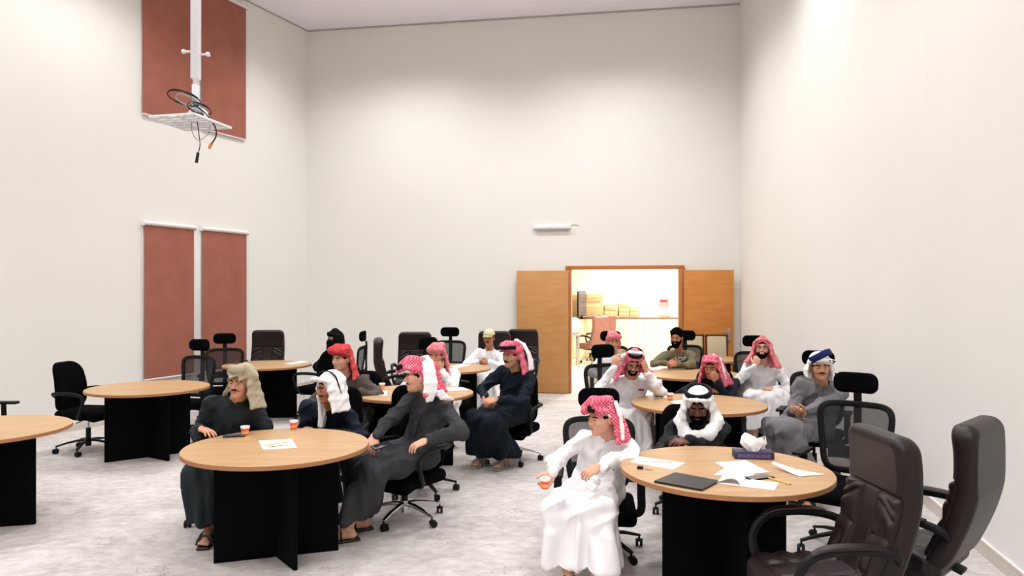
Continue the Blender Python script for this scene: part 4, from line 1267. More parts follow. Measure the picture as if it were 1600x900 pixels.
    if bd:
        g = Grid(H - .16 * s, H + .16 * s, .006)
        E2 = lambda c, r_, k=.01, mode='add': g.ell(hp(*c), F, np.array(r_) * s, k, mode)
        E2((0, .022, -.034), (.0625 + .004 * bd, .073 + .003 * bd, .078), 0); E2((0, .056, -.084), (.038 + .006 * bd, .038 + .006 * bd, .03 + .012 * bd), .02)
        E2((0, .075, .055), (.13, .20, .078), .004, 'sub')          # keep the lower face only
        E2((0, .115, -.022), (.040, .05, .030), .004, 'sub')
        E2((0, .098, -.060), (.020, .016, .009), .003, 'sub')
        E2((0, -.08, -.02), (.1, .062, .14), .004, 'sub')
        V, Q = g.surf()
        if len(Q):
            V = V + normals(V, Q) * (.0012 * np.sin(V @ np.array([310, 170, 230]) + 3 * np.sin(V @ np.array([90, -110, 70]))))[:, None]
            link('beard', np_mesh('beard', [(V, Q)], base), M_hair, root)
    # hair
    if spec.get('hair', 1):
        g = Grid(H - .16 * s, H + .17 * s, .0065)
        E2 = lambda c, r_, k=.01, mode='add': g.ell(hp(*c), F, np.array(r_) * s, k, mode)
        if spec['hair'] == 2 if spec.get('hair') else False:
            E2((0, -.02, .045), (.082, .104, .100), 0)
            for i in range(26):
                a = i * 2.399; q = (i + .5) / 26
                E2((.07 * cos(a) * math.sqrt(q), -.0 + .085 * sin(a) * math.sqrt(q) - .005, .124 - .05 * q), (.024, .024, .020), .010)
            E2((0, .105, -.012), (.072, .06, .075), .006, 'sub'); E2((0, .03, -.11), (.12, .12, .085), .006, 'sub')
        else:
            E2((0, -.014, .034), (.077, .098, .089), 0)
            E2((0, .105, -.035), (.0665, .062, .095), .006, 'sub'); E2((0, .04, -.13), (.12, .14, .10), .006, 'sub')
        V, Q = g.surf()
        V = V + normals(V, Q) * (.0016 * np.sin(V @ np.array([210, 140, 60]) + 3 * np.sin(V @ np.array([70, -90, 50]))))[:, None]
        link('hair', np_mesh('hair', [(V, Q)], base), M_hair, root)
    # ---------------- clothing
    m = spec['cloth']; h = .0105 * res
    knz = min(K[1][2], K[-1][2]); hem = spec.get('hem', .12)
    fl = spec.get('flare', .03)
    mid = (A[1] + A[-1]) / 2
    lo = np.min([P0 - .32, N0 - .3, K[1] - .17, K[-1] - .17, A[1] - .2, A[-1] - .2, Wr[1] - .08, Wr[-1] - .08, El[1] - .1, El[-1] - .1], 0)
    hi = np.max([P0 + .32, N0 + .2, K[1] + .17, K[-1] + .17, A[1] + .2, A[-1] + .2, Wr[1] + .08, Wr[-1] + .08, El[1] + .1, El[-1] + .1], 0)
    lo[2] = max(lo[2], .03)
    g = Grid(lo, hi, h)
    bulk = spec.get('bulk', 1.0)
    g.ell(P0 + up * .02, TF, (.175 * s * bulk, .135 * s * bulk, .14 * s), 0)
    g.ell(P0 * .6 + N0 * .4, TF, (.160 * s * bulk, .118 * s * bulk, .20 * s), .05)
    g.ell(N0 - up * .155 * s, TF, (.172 * s, .110 * s * bulk, .15 * s), .05)
    g.cap(SH[1] - up * .012, SH[-1] - up * .012, .062 * s, k=.05)
    g.cap(N0 - up * .05 * s, N0 + up * .012 * s, .085 * s, .060 * s, .03)
    for k in (-1, 1):
        wv = unit(Wr[k] - El[k])
        g.chain([SH[k] - up * .01, El[k]], [.066 * s, .060 * s], .035)
        g.chain([El[k], Wr[k] - wv * .015], [.058 * s, .043 * s * spec.get('cuff', 1)], .02)
        g.chain([HIP[k] + up * .01, K[k]], [.105 * s, .080 * s], .05)
    if spec.get('trousers'):
        for k in (-1, 1): g.chain([K[k], A[k] + np.array([0, 0, .03])], [.078 * s, .062 * s], .03)
    else:
        g.tri(HIP[1], HIP[-1], K[1], .085 * s, .05); g.tri(HIP[-1], K[1], K[-1], .075 * s, .05)
        Ab = {}
        for k in (-1, 1):
            o = unit(A[k] - mid) if np.linalg.norm(A[k] - mid) > .02 else tr * k
            Ab[k] = np.array([A[k][0], A[k][1], hem - .05]) + o * fl * np.array([1, 1, 0])
            g.chain([K[k], Ab[k]], [.082 * s, .092 * s + fl * .5], .04)
        g.tri(K[1], K[-1], Ab[1], .078 * s, .05); g.tri(K[-1], Ab[1], Ab[-1], (.08 + fl * .3) * s, .05)
        if spec.get('drape'):
            for (a_, b_, c_, t_) in spec['drape']: g.tri(a_, b_, c_, t_, .05)
        g.cutz(hem)
    # neck hole
    g.cap(N0 + up * .035, N0 + up * .12, .050 * s, k=0, mode='sub')
    V, Q = g.surf()
    V = smooth_v(V, Q, 1, .5)
    N = normals(V, Q)
    kc = (K[1] + K[-1] + A[1] + A[-1]) / 4
    near = np.ones(len(V))
    V2 = V + N * fold_fn(V, N, spec.get('seed', 1.0), .017 * spec.get('fold', 1), knz, kc - tf * .05, tr)[:, None]
    # creases across the bent sleeves
    for k in (-1, 1):
        for (a_, b_) in ((SH[k], El[k]), (El[k], Wr[k])):
            d = b_ - a_; L = np.linalg.norm(d); e = d / L; t = (V - a_) @ e; rr = np.linalg.norm(V - a_ - t[:, None] * e, axis=1)
            wgt = np.clip((.085 - rr) / .02, 0, 1) * np.clip(t / .04, 0, 1) * np.clip((L - t) / .04, 0, 1)
            V2 = V2 + N * (wgt * .0042 * (1 - 2 * np.abs(np.sin(t * 31 + 1.6 * np.sin((V @ tr) * 33 + k + 7 * t) + 1.2 * np.sin(z_(V) * 41))) ** .7))[:, None]
    V2[:, 2] = np.maximum(V2[:, 2], hem - .03) if not spec.get('trousers') else V2[:, 2]
    clothname = spec.get('clothname', 'robe')
    link(clothname, np_mesh(clothname, [(V2, Q)], base), m, root)
    # collar band, front placket, cuffs
    if spec.get('collar', 1):
        mb = MB(); cc = N0 + up * .018 * s - base
        ring = [Vector(cc + tr2 * .064 * s * cos(a) + tf2 * .066 * s * sin(a) - up * .012 * sin(a)) for a in [2 * pi * i / 28 + .5 * pi + .12 for i in range(27)]]
        mb.tube(ring, .0045, spec.get('collar_h', .021) * s, n=8, up=tuple(up), box=True); mb.build('collar', m, root)
        mb = MB(); pl = []
        for i in range(8):
            t = i / 7; c = N0 - up * (.03 + .27 * t) * s
            pl.append(Vector(c + tf2 * (.072 + .052 * sin(min(1, t * 1.6) * pi / 2)) * s * (1 if t > 0 else .95) - base))
        mb.tube(pl, .017, .004, n=8, up=tuple(tf2), box=True); mb.build('placket', m, root)
    # sandals
    if spec.get('shoes', 1):
        for k in (-1, 1):
            tdir = unit(np.array([*(spec.get('toe', tf)[:2]), 0])); sdv = np.cross(tdir, [0, 0, 1])
            a = A[k] - base; c = np.array([a[0], a[1], .011]) + tdir * .055 * s
            R = Matrix(((sdv[0], tdir[0], 0), (sdv[1], tdir[1], 0), (0, 0, 1)))
            sh = MB().box(c, (.043 * s, .135 * s, .010), R, bev=.009, seg=3).build('sandal', spec.get('shoe_m', M_sandal), root)
            mb = MB()
            for off_, hh_ in ((.115, .056), (.06, .072)):
                cc = np.array([a[0], a[1], .0]) + tdir * off_ * s
                mb.tube([Vector(cc + sdv * .046 * s * cos(t) + np.array([0, 0, .015 + hh_ * s * sin(t)])) for t in [pi * i / 12 for i in range(13)]], .018, .0035, n=6, up=tuple(tdir), box=True)
            mb.build('sandal_strap', spec.get('shoe_m', M_sandal), sh)
    # ---------------- headwear
    hw = spec.get('scarf')
    if hw:
        style = hw['style']; msc = hw['m']; sd = hw.get('side', 1)
        g = Grid(np.minimum(H, N0) - .36 * s, np.maximum(H, N0) + .22 * s, .0058 * res)
        E2 = lambda c, r_, k=.02, mode='add': g.ell(hp(*c), F, np.array(r_) * s, k, mode)
        pp = lambda *L: [hp(*q) for q in L]
        wp = None
        if style == 'hood':
            E2((0, -.022, .042), (.093, .112, .098), 0)
            g.chain(pp((-.084, .05, .07), (-.045, .098, .088), (0, .118, .098), (.045, .098, .088), (.084, .05, .07)), [.010, .011, .013, .011, .010], .02)
            for k, L in ((1, hw.get('rl', .2)), (-1, hw.get('ll', .2))):
                out = hw.get('out', .03)
                if hw.get('skip') != k: g.sheet(pp((k * .084, .055, .07), (k * .092, .062, .0), (k * (.09 + out * .3), .062, -.07), (k * (.1 + out), .06, -L)),
                        pp((k * .092, -.03, .06), (k * .105, -.04, -.01), (k * (.115 + out * .6), -.05, -.09), (k * (.13 + out * 1.3), -.05, -L)), .0095, .02)
                g.sheet(pp((k * .092, -.03, .06), (k * .105, -.04, -.01), (k * (.115 + out * .6), -.05, -.09), (k * (.13 + out * 1.3), -.05, -L)),
                        pp((0, -.125, .05), (0, -.128, -.03), (0, -.128, -.1), (0, -.14, -.2)), .0095, .02)
            E2((0, .112, -.045), (.073, .085, .125), .012, 'sub')
        elif style == 'flat':
            E2((0, -.02, .055), (.089, .110, .078), 0)
            g.chain(pp((-.090, .0, .045), (-.082, .06, .055), (-.03, .108, .068), (.03, .108, .068), (.082, .06, .055), (.090, .0, .045)), [.010, .011, .012, .012, .011, .010], .015)
            g.sheet(pp((.088, -.02, .05), (.094, -.03, -.03), (.098, -.04, -.10)), pp((0, -.12, .05), (0, -.125, -.03), (0, -.13, -.11)), .009, .02)
            g.sheet(pp((-.088, -.0, .05), (-.105, -.01, -.03), (-.112, -.01, -.12)), pp((-.06, -.11, .05), (-.07, -.12, -.03), (-.08, -.12, -.13)), .011, .02)
            g.sheet(pp((.085, .03, .05), (.108, .03, -.02), (.112, .03, -.08)), pp((.088, -.02, .05), (.125, -.02, -.02), (.13, -.01, -.06)), .008, .01)
            E2((0, .115, -.045), (.068, .072, .092), .006, 'sub')
        elif style == 'wrap':
            E2((0, -.02, .052), (.091, .112, .088), 0)
            # rolled cloth above the brow
            g.chain(pp((-.088, .0, .05), (-.078, .06, .066), (-.03, .100, .082), (.03, .100, .082), (.078, .06, .066), (.088, .0, .05)), [.015, .018, .021, .021, .018, .015], .02)
            g.chain(pp((sd * .06, -.02, .125), (sd * .0, .07, .125), (-sd * .05, .112, .088)), [.03, .034, .020], .03)
            # tail falling behind one side
            L = hw.get('l', .2)
            g.sheet(pp((sd * .090, -.012, .07), (sd * .097, -.022, -.01), (sd * .112, -.028, -.09), (sd * .135, -.015, -L)),
                    pp((0, -.125, .08), (sd * .01, -.145, 0), (sd * .03, -.165, -.09), (sd * .05, -.19, -L + .01)), [.014, .012, .011], .025)
            g.sheet(pp((-sd * .086, -.03, .05), (-sd * .09, -.05, -.03), (-sd * .085, -.07, -.1)), pp((0, -.12, .05), (0, -.128, -.03), (0, -.13, -.12)), .013, .02)
            E2((0, .110, -.040), (.068, .072, .092), .008, 'sub'); E2((sd * .075, .035, -.03), (.03, .040, .058), .012, 'sub')
        for (a_, b_, r1, r2) in hw.get('extra', []): g.cap(hp(*a_), hp(*b_), r1, r2, .025)
        for (a_, b_, c_, t_) in hw.get('tris', []): g.tri(hp(*a_) if len(a_) == 3 and not isinstance(a_, np.ndarray) else a_, hp(*b_) if not isinstance(b_, np.ndarray) else b_, hp(*c_) if not isinstance(c_, np.ndarray) else c_, t_, .02)
        V, Q = g.surf(); V = smooth_v(V, Q, 1); V = scarf_fold(V, Q, H, F, .0042 * hw.get('fold', 1), spec.get('seed', 1))
        link('headscarf', np_mesh('headscarf', [(V, Q)], base), msc, root)
        if hw.get('bands'):
            g = Grid(np.minimum(H, N0) - .36 * s, np.maximum(H, N0) + .28 * s, .0065 * res)
            for pts_, hw_ in hw['bands']:
                w_ = [hw_] * len(pts_) if not hasattr(hw_, '__len__') else hw_
                g.sheet([hp(x_, y_ + q_, z_0) for (x_, y_, z_0), q_ in zip(pts_, w_)], [hp(x_, y_ - q_, z_0) for (x_, y_, z_0), q_ in zip(pts_, w_)], .0085, .01)
            V, Q = g.surf(); V = scarf_fold(smooth_v(V, Q, 1), Q, H, F, .003, 2)
            link('white_scarf_fold', np_mesh('white_scarf_fold', [(V, Q)], base), M_whitescarf, root)
        if hw.get('strip'):
            hpart('head_cord', lambda mb: mb.tube(bez(hw['strip'], 5), .009, .005, n=8), M_agal)
        if hw.get('white'):
            g = Grid(np.minimum(H, N0) - .36 * s, np.maximum(H, N0) + .28 * s, .0085 * res)
            for (a_, b_, r1, r2) in hw['white']:
                g.cap(hp(*a_) if not isinstance(a_, np.ndarray) else a_, hp(*b_) if not isinstance(b_, np.ndarray) else b_, r1, r2, .02)
            V, Q = g.surf(); V = smooth_v(V, Q, 1); V = scarf_fold(V, Q, H, F, .003, 2)
            o = link('white_scarf_fold', np_mesh('white_scarf_fold', [(V, Q)], base), M_whitescarf, root)
        if hw.get('agal'):
            aa = hw['agal']; mm = aa.get('m', M_agal)
            def fn(mb):
                for j in range(2):
                    t0, t1 = aa.get('arc', (0, 360))
                    n_ = 40; P = []
                    for i in range(n_ + (0 if t1 - t0 >= 360 else 1)):
                        a = radians(t0 + (t1 - t0) * i / n_)
                        P.append((aa.get('rx', .088) * cos(a), -.012 + aa.get('ry', .105) * sin(a) + aa.get('dy', 0), aa.get('z', .09) + aa.get('slope', .1) * sin(a) * -.3 + .014 * j))
                    mb.tube(P, aa.get('r', .0105), n=8, closed=(t1 - t0 >= 360))
            hpart('head_cord', fn, mm)
        if hw.get('blob'):
            c = hw['blob']; hpart('head_cord', lambda mb: mb.tube(bez([c[0], c[1], c[2]], 5), c[3], c[3] * 1.3, n=8), M_agal)
    if spec.get('cap'):
        def fn(mb):
            mb.ell((0, -.012, .058), (.086, .106, .080), sub=3)
            for v in mb.bm.verts: v.co.z = max(v.co.z, .046)
        hpart('cap_crown', fn, spec['cap'])
        def fn2(mb):
            N_ = 14; top = []; 
            for j in range(4):
                row = []
                for i in range(N_ + 1):
                    a = radians(25 + 130 * i / N_); q = 1
                    row.append(mb.bm.verts.new((.084 * cos(a), -.012 + .100 * sin(a) + .030 * j * sin(a) ** 1.2, .056 - .006 * j - .012 * abs(cos(a)))))
                top.append(row)
            for A_, B_ in zip(top, top[1:]):
                for i in range(N_): mb.bm.faces.new((A_[i], A_[i + 1], B_[i + 1], B_[i]))
            bmesh.ops.solidify(mb.bm, geom=list(mb.bm.faces), thickness=.006)
        hpart('cap_brim', fn2, spec['cap'])
    if spec.get('glasses'):
        def fn(mb):
            for k in (-1, 1):
                mb.tube([(k * .032 + .021 * cos(a), .104 - .004 * abs(cos(a)), .002 + .015 * sin(a)) for a in [2 * pi * i / 20 for i in range(20)]], .0022, n=6, closed=True)
                mb.tube([(k * .053, .100, .006), (k * .072, .06, .006), (k * .078, .0, .002)], .002, n=6)
            mb.tube([(-.011, .105, .004), (.011, .105, .004)], .0022, n=6)
        hpart('glasses', fn, M_blackp)
    return root, dict(H=H, F=F, hp=hp, SH=SH, El=El, Wr=Wr, tf=tf2, tr=tr2, up=up, N0=N0, base=base, s=s)
# ------------------------------------------------------------------ the people
M_charc = mat('charcoal_robe', (54, 53, 57), .85, .2, var=.05, vscale=5, crease=.7)
M_slate = mat('dark_slate_robe', (36, 43, 47), .8, .2, var=.06, vscale=5, crease=.7)
M_navy = mat('navy_robe', (18, 23, 36), .85, .2, var=.08, vscale=5, crease=.7)
M_navy2 = mat('teal_navy_robe', (13, 23, 33), .85, .2, var=.08, vscale=5, crease=.7)
M_taupe = mat('grey_brown_robe', (82, 74, 68), .85, .2, var=.05, vscale=5, crease=.7)
M_white = mat('white_robe', (240, 237, 238), .85, .2, crease=.7)
M_white2 = mat('offwhite_robe', (222, 220, 220), .85, .2, crease=.7)
M_olive = mat('olive_sweatshirt', (112, 104, 82), .9, .1, var=.05, vscale=12, crease=.7)
M_dark = mat('blackish_robe', (24, 24, 27), .8, .25, var=.08, vscale=5, crease=.7)
M_grey = mat('mid_grey_robe', (112, 109, 113), .85, .2, var=.04, vscale=5, crease=.7)
M_jet = mat('jet_black_cloth', (8, 8, 10), .9, .15)
A_ = np.array
def V3(x, y, z): return np.array([x, y, z], float)

# 1 man in slate robe with beige scarf, left of the front left table
p1, J1 = person(dict(label='young man in dark slate robe with beige headscarf, left of the front left table',
    head=W(378, 597, 5.42), look=(258, -2, 4), neck=W(368, 627, 5.5), pelvis=Wz(348, .51, 5.72), torso=281, skin='tan', res=1.0,
    rwrist=V3(-2.24, 5.30, .795), lwrist=V3(-1.92, 5.40, .68), relbow=V3(-.45, .3, -.9), lelbow=V3(.25, .3, -.9),
    rhand=dict(d=V3(.75, -.6, -.05), n=V3(0, 0, -1), curl=.25), lhand=dict(d=V3(.5, -.6, 0), curl=.4),
    rknee=Wz(308, .50, 5.20), lknee=V3(-1.95, 5.2, .50), rank=V3(-2.16, 5.25, .10), lank=V3(-2.02, 5.34, .10), toe=V3(.15, -1, 0),
    cloth=M_slate, seed=1.0, collar_h=.036, flare=.03, hem=.15, mustache=.25, gaze=-.001,
    scarf=dict(style='hood', m=M_beige, rl=.10, ll=.17, out=.025, skip=1, fold=.12, extra=[((.03, .10, .12), (-.05, .10, .11), .022, .026), ((-.05, .07, .12), (-.095, .0, .05), .03, .03)],
               tris=[((.088, -.01, .03), (.10, -.08, -.02), (.20, -.05, -.17), .007), ((.10, -.08, -.02), (.17, -.09, -.17), (.20, -.05, -.17), .007),
                     ((.06, .085, .075), (-.04, .10, .075), (.01, .145, .052), .006), ((-.04, .10, .075), (-.085, .06, .06), (-.05, .125, .03), .006)])))
place_chair('task', -2.21, 5.76, 281, 'black task chair of the man in beige scarf, front left', TC, dz=-.09, base_face=8)
# 2 man in navy, white scarf
p2, J2 = person(dict(label='man in navy robe and draped white headscarf behind the front left table',
    head=W(516, 606, 5.85), look=(222, -8, 0), neck=W(511, 637, 5.98), pelvis=V3(-1.60, 6.32, .5), torso=262, skin='brown', res=1.0,
    rwrist=V3(-1.62, 5.78, .68), lwrist=V3(-1.40, 5.74, .68), relbow=V3(-.25, .4, -.9), lelbow=V3(.9, 0, -.5),
    rknee=V3(-1.74, 5.88, .5), lknee=V3(-1.48, 5.86, .5), rank=V3(-1.72, 5.85, .1), lank=V3(-1.5, 5.85, .1),
    cloth=M_navy, seed=2.3, collar_h=.034, mustache=.2,
    scarf=dict(style='hood', m=M_whitescarf, rl=.17, ll=.17, out=.015, extra=[((-.05, .11, .10), (.04, .12, .09), .018, .018)],
               tris=[((.09, .05, -.06), (.10, -.02, -.1), (.09, .08, -.30), .014), ((.10, -.02, -.1), (.15, .03, -.33), (.09, .08, -.30), .014)],
               strip=((.01, .07, .142), (-.045, .02, .142), (-.088, -.01, .10), (-.108, -.02, .03), (-.116, -.03, -.04)))))
place_chair('task', -1.59, 6.50, 266, 'black task chair behind the man in navy with white scarf', TC, dz=-.09)
# 3 man in charcoal, profile
p3, J3 = person(dict(label='man in charcoal robe with pink headscarf, seen in profile, hand on hip',
    head=W(655, 588, 5.55), look=(196, -3, 0), neck=W(678, 620, 5.66), pelvis=V3(-.74, 5.76, .52), torso=236, skin='fair', res=.95,
    rwrist=W(584, 682, 5.36), lwrist=W(668, 688, 5.34), relbow=V3(-.6, .6, -.5), lelbow=V3(1.0, -.1, .15),
    rhand=dict(d=V3(-.1, -.5, -.6), n=V3(-.2, .5, -.6), curl=.5, spread=1.3), lhand=dict(d=V3(-.85, -.2, -.3), n=V3(-.1, .3, -.95), curl=.4, spread=1.3),
    rknee=V3(-1.20, 5.55, .53), lknee=V3(-.98, 5.24, .50), rank=V3(-1.12, 5.50, .11), lank=V3(-1.17, 5.26, .10), toe=V3(-.9, -.45, 0),
    cloth=M_charc, seed=3.1, flare=.02, hem=.155, mustache=.25, gaze=.001,
    scarf=dict(style='wrap', m=M_pink, side=-1, l=.13, extra=[((0, .10, .10), (.005, .150, .060), .036, .026), ((-.03, .04, .13), (0, .12, .095), .03, .03)],
               bands=[([(-.04, -.045, .150), (-.085, -.055, .115), (-.112, -.06, .04), (-.126, -.062, -.04), (-.128, -.055, -.11), (-.118, -.05, -.175)], [.022, .034, .040, .042, .040, .018]),
                      ([(-.10, -.12, -.11), (-.10, -.17, -.165), (-.09, -.22, -.185)], [.03, .03, .02])],
               white=[((-.085, .03, .052), (-.04, .10, .048), .014, .012), ((-.02, .112, .045), (.01, .15, .03), .008, .008)],
               blob=((-.036, .125, .090), (-.028, .155, .085), (-.02, .16, .066), .014))))
place_chair('taskchrome', -.84, 5.76, 236, 'black chair with shiny chrome star base under the man in charcoal', TC, dz=-.09, base_face=12)
# 4 man in grey-brown robe, red scarf
p4, J4 = person(dict(label='man in grey-brown robe with bright red headscarf seated left of the middle table',
    head=W(534, 561, 7.4), look=(242, -2, 0), neck=W(541, 589, 7.5), pelvis=V3(-1.66, 7.72, .5), torso=268, skin='fair', res=1.25,
    rwrist=V3(-1.83, 7.32, .60), lwrist=W(560, 613, 7.22), relbow=V3(-.8, 0, -.6), lelbow=V3(.9, 0, -.5),
    lhand=dict(d=V3(.05, -.3, -.8), n=V3(-.9, 0, 0), curl=.5),
    rknee=V3(-1.80, 7.26, .5), lknee=V3(-1.52, 7.28, .5), rank=V3(-1.8, 7.25, .1), lank=V3(-1.55, 7.25, .1), hem=.12,
    cloth=M_taupe, seed=4.4,
    scarf=dict(style='wrap', m=M_red, side=-1, l=.20, extra=[((-.06, .07, .10), (.05, .10, .10), .032, .032), ((-.08, .02, .10), (.08, .0, .11), .03, .03)])))
place_chair('task', -1.64, 7.83, 268, 'black task chair of the man with red scarf and grey-brown robe', TC, dz=-.09)
tag(p4)
# 5 white robe, hand on chin
p5, J5 = person(dict(label='boy in white robe and pink headscarf, chin on hand, behind the middle table',
    head=W(683, 556, 8.3), look=(252, -4, 0), neck=W(688, 579, 8.42), pelvis=V3(-.8, 8.82, .5), torso=262, skin='tan', res=1.3,
    rwrist=V3(-.98, 8.24, .79), lwrist=W(689, 578, 8.22), relbow=V3(-.9, 0, -.5), lelbow=V3(.75, .1, -.9),
    rhand=dict(d=V3(.9, -.3, 0), n=V3(0, 0, -1), curl=.3), lhand=dict(d=V3(-.35, .05, .8), n=V3(-.2, .9, .2), curl=1.0),
    rknee=V3(-.98, 8.36, .5), lknee=V3(-.7, 8.36, .5), rank=V3(-.98, 8.36, .1), lank=V3(-.7, 8.36, .1),
    cloth=M_white, seed=5.0,
    scarf=dict(style='wrap', m=M_palepink, side=-1, l=.24, extra=[((-.07, .05, .085), (.06, .08, .085), .028, .026)])))
place_chair('mesh', -.84, 8.97, 318, 'black mesh chair turned aside under the boy resting his chin on his hand', MC)
# 6 cap
p6, J6 = person(dict(label='man in white robe and pale beige baseball cap sitting by the far wall',
    head=W(764, 528, 10.6), look=(256, -4, 0), neck=W(765, 548, 10.66), pelvis=V3(-.32, 10.85, .52), torso=262, skin='brown', res=1.45, s=.98,
    rwrist=W(750, 566, 10.4), lwrist=W(764, 566, 10.36), relbow=V3(-.9, 0, -.5), lelbow=V3(.9, 0, -.5),
    rhand=dict(d=V3(.8, -.4, 0), n=V3(.3, .8, 0), curl=.6), lhand=dict(d=V3(-.8, -.4, .1), n=V3(0, .8, -.3), curl=.6),
    rknee=V3(-.46, 10.36, .53), lknee=V3(-.24, 10.36, .53), rank=V3(-.44, 10.3, .1), lank=V3(-.26, 10.3, .1), hem=.16,
    cloth=M_white, seed=6.0, mustache=.6, cap=mat('beige_cap', (214, 200, 162), .9, .1)))
place_chair('exec', -.32, 10.98, 262, 'brown leather chair the man in the cap is sitting in', BR)
# 7 navy mustache
p7, J7 = person(dict(label='man with black mustache in teal-navy robe and pink headscarf, hands clasped',
    head=W(800, 556, 7.4), look=(226, -3, 0), neck=W(806, 581, 7.48), pelvis=V3(.04, 7.66, .53), torso=232, skin='tan', res=1.15,
    rwrist=W(757, 622, 7.24), lwrist=W(777, 624, 7.14), relbow=V3(-.9, .3, -.5), lelbow=V3(.9, -.2, -.5),
    rhand=dict(d=V3(.5, -.6, -.4), n=V3(.2, .4, -.8), curl=.7), lhand=dict(d=V3(-.8, -.1, -.2), n=V3(0, .4, -.8), curl=.5),
    rknee=W(742, 655, 7.30), lknee=W(768, 660, 7.08), rank=V3(-.30, 7.52, .10), lank=V3(-.07, 7.44, .10), toe=V3(-.5, -.8, 0),
    cloth=M_navy2, seed=7.0, flare=.05, hem=.13, mustache=1.0, shoe_m=mat('grey_sandal', (150, 146, 142), .6, .3), bulk=1.08,
    scarf=dict(style='wrap', m=M_pink, side=-1, l=.17, extra=[((-.05, .07, .115), (.05, .08, .115), .03, .03), ((0, .1, .1), (.02, .135, .07), .028, .02)],
               bands=[([(-.0, -.06, .158), (-.05, -.12, .11), (-.085, -.15, .02), (-.10, -.165, -.06), (-.11, -.16, -.15)], [.014, .018, .020, .028, .03])],
               agal=dict(arc=(20, 160), z=.088, r=.011, rx=.108, ry=.142, dy=.012, slope=0))))
place_chair('taskchrome', -.01, 7.74, 247, 'black chair with chrome base under the man in teal-navy robe', TC, dz=-.09, base_face=40)
# 8 veiled woman
p8, J8 = person(dict(label='person in black face veil and robe near the far wall, only the eyes uncovered',
    head=W(524, 530, 10.7), look=(222, 0, 0), neck=W(529, 552, 10.75), pelvis=V3(-2.48, 10.95, .5), torso=240, skin='fair', res=1.5, s=.95, veil=1,
    rwrist=V3(-2.72, 10.55, .6), lwrist=V3(-2.45, 10.5, .6), relbow=V3(-.9, 0, -.5), lelbow=V3(.9, 0, -.5),
    rknee=V3(-2.72, 10.5, .5), lknee=V3(-2.5, 10.45, .5), rank=V3(-2.7, 10.45, .1), lank=V3(-2.52, 10.42, .1),
    cloth=M_jet, seed=8.0, hair=0, collar=0,
    scarf=dict(style='hood', m=M_jet, rl=.26, ll=.26, out=.03, fold=.4, extra=[((0, .02, .1), (0, .1, .075), .06, .035), ((-.04, .085, -.05), (.04, .085, -.05), .036, .036), ((0, .08, -.06), (0, .05, -.22), .06, .09), ((0, 0, 0), (0, 0, .12), .07, .05),
               ((0, -.06, 0), (0, -.05, -.2), .08, .11), ((-.06, .07, -.03), (-.03, .1, -.03), .02, .02), ((.06, .07, -.03), (.03, .1, -.03), .02, .02)])))
place_chair('task', -2.72, 10.15, 160, 'black task chair turned away before the veiled person', TC)
# 9 glasses, hands up
p9, J9 = person(dict(label='man in white robe with glasses, both hands raised to his pink and white headscarf',
    head=W(990, 566, 7.15), look=(262, -26, 6), neck=W(986, 590, 7.32), pelvis=V3(1.18, 7.62, .52), torso=268, skin='tan', res=1.1,
    rwrist=W(959, 574, 7.05), lwrist=W(1010, 580, 7.03), relbow=V3(-.7, .1, -.9), lelbow=V3(.7, .1, -.9),
    rhand=dict(d=V3(.35, -.05, .85), n=V3(.6, .6, 0), curl=.8, spread=1.5), lhand=dict(d=V3(-.25, -.05, .85), n=V3(-.6, .6, 0), curl=.8, spread=1.5),
    rknee=V3(1.03, 7.12, .56), lknee=V3(1.27, 7.10, .56), rank=V3(1.14, 7.05, .10), lank=V3(1.30, 7.05, .10), hem=.12, bulk=1.12,
    cloth=M_white, seed=9.0, beard=.5, mustache=.6, glasses=1,
    scarf=dict(style='hood', m=M_pink, rl=.19, ll=.12, out=.05, extra=[((-.06, .05, .11), (.06, .05, .11), .03, .03)],
               white=[((-.085, .035, .085), (-.05, .06, .142), .018, .02), ((-.05, .06, .142), (.05, .06, .142), .02, .02), ((.05, .06, .142), (.095, .02, .075), .02, .018), ((.095, .02, .075), (.125, .01, -.03), .018, .018)],
               agal=dict(arc=(0, 360), z=.120, r=.010, rx=.070, ry=.082, dy=.045, slope=-.0))))
place_chair('mesh', 1.12, 7.72, 300, 'black mesh chair of the bespectacled man adjusting his scarf', MC)
# 10 pink head behind
p10, J10 = person(dict(label='person in wrapped pink scarf mostly hidden behind a chair near the doorway',
    head=W(959, 534, 9.9), look=(268, -4, 0), neck=W(958, 554, 9.95), pelvis=V3(1.38, 10.15, .52), torso=268, skin='tan', res=1.5, s=.95,
    rwrist=V3(1.26, 9.72, .62), lwrist=V3(1.5, 9.72, .6), relbow=V3(-.9, 0, -.5), lelbow=V3(.9, 0, -.5),
    rknee=V3(1.24, 9.68, .5), lknee=V3(1.5, 9.68, .5), rank=V3(1.24, 9.66, .1), lank=V3(1.5, 9.66, .1),
    cloth=M_white, seed=10.0, 
    scarf=dict(style='wrap', m=M_palepink, side=1, l=.1, extra=[((-.07, .05, .085), (.07, .05, .09), .034, .034)])))
place_chair('mesh', 1.40, 10.25, 268, 'black mesh chair of the person with wrapped pink scarf by the doorway', MC)
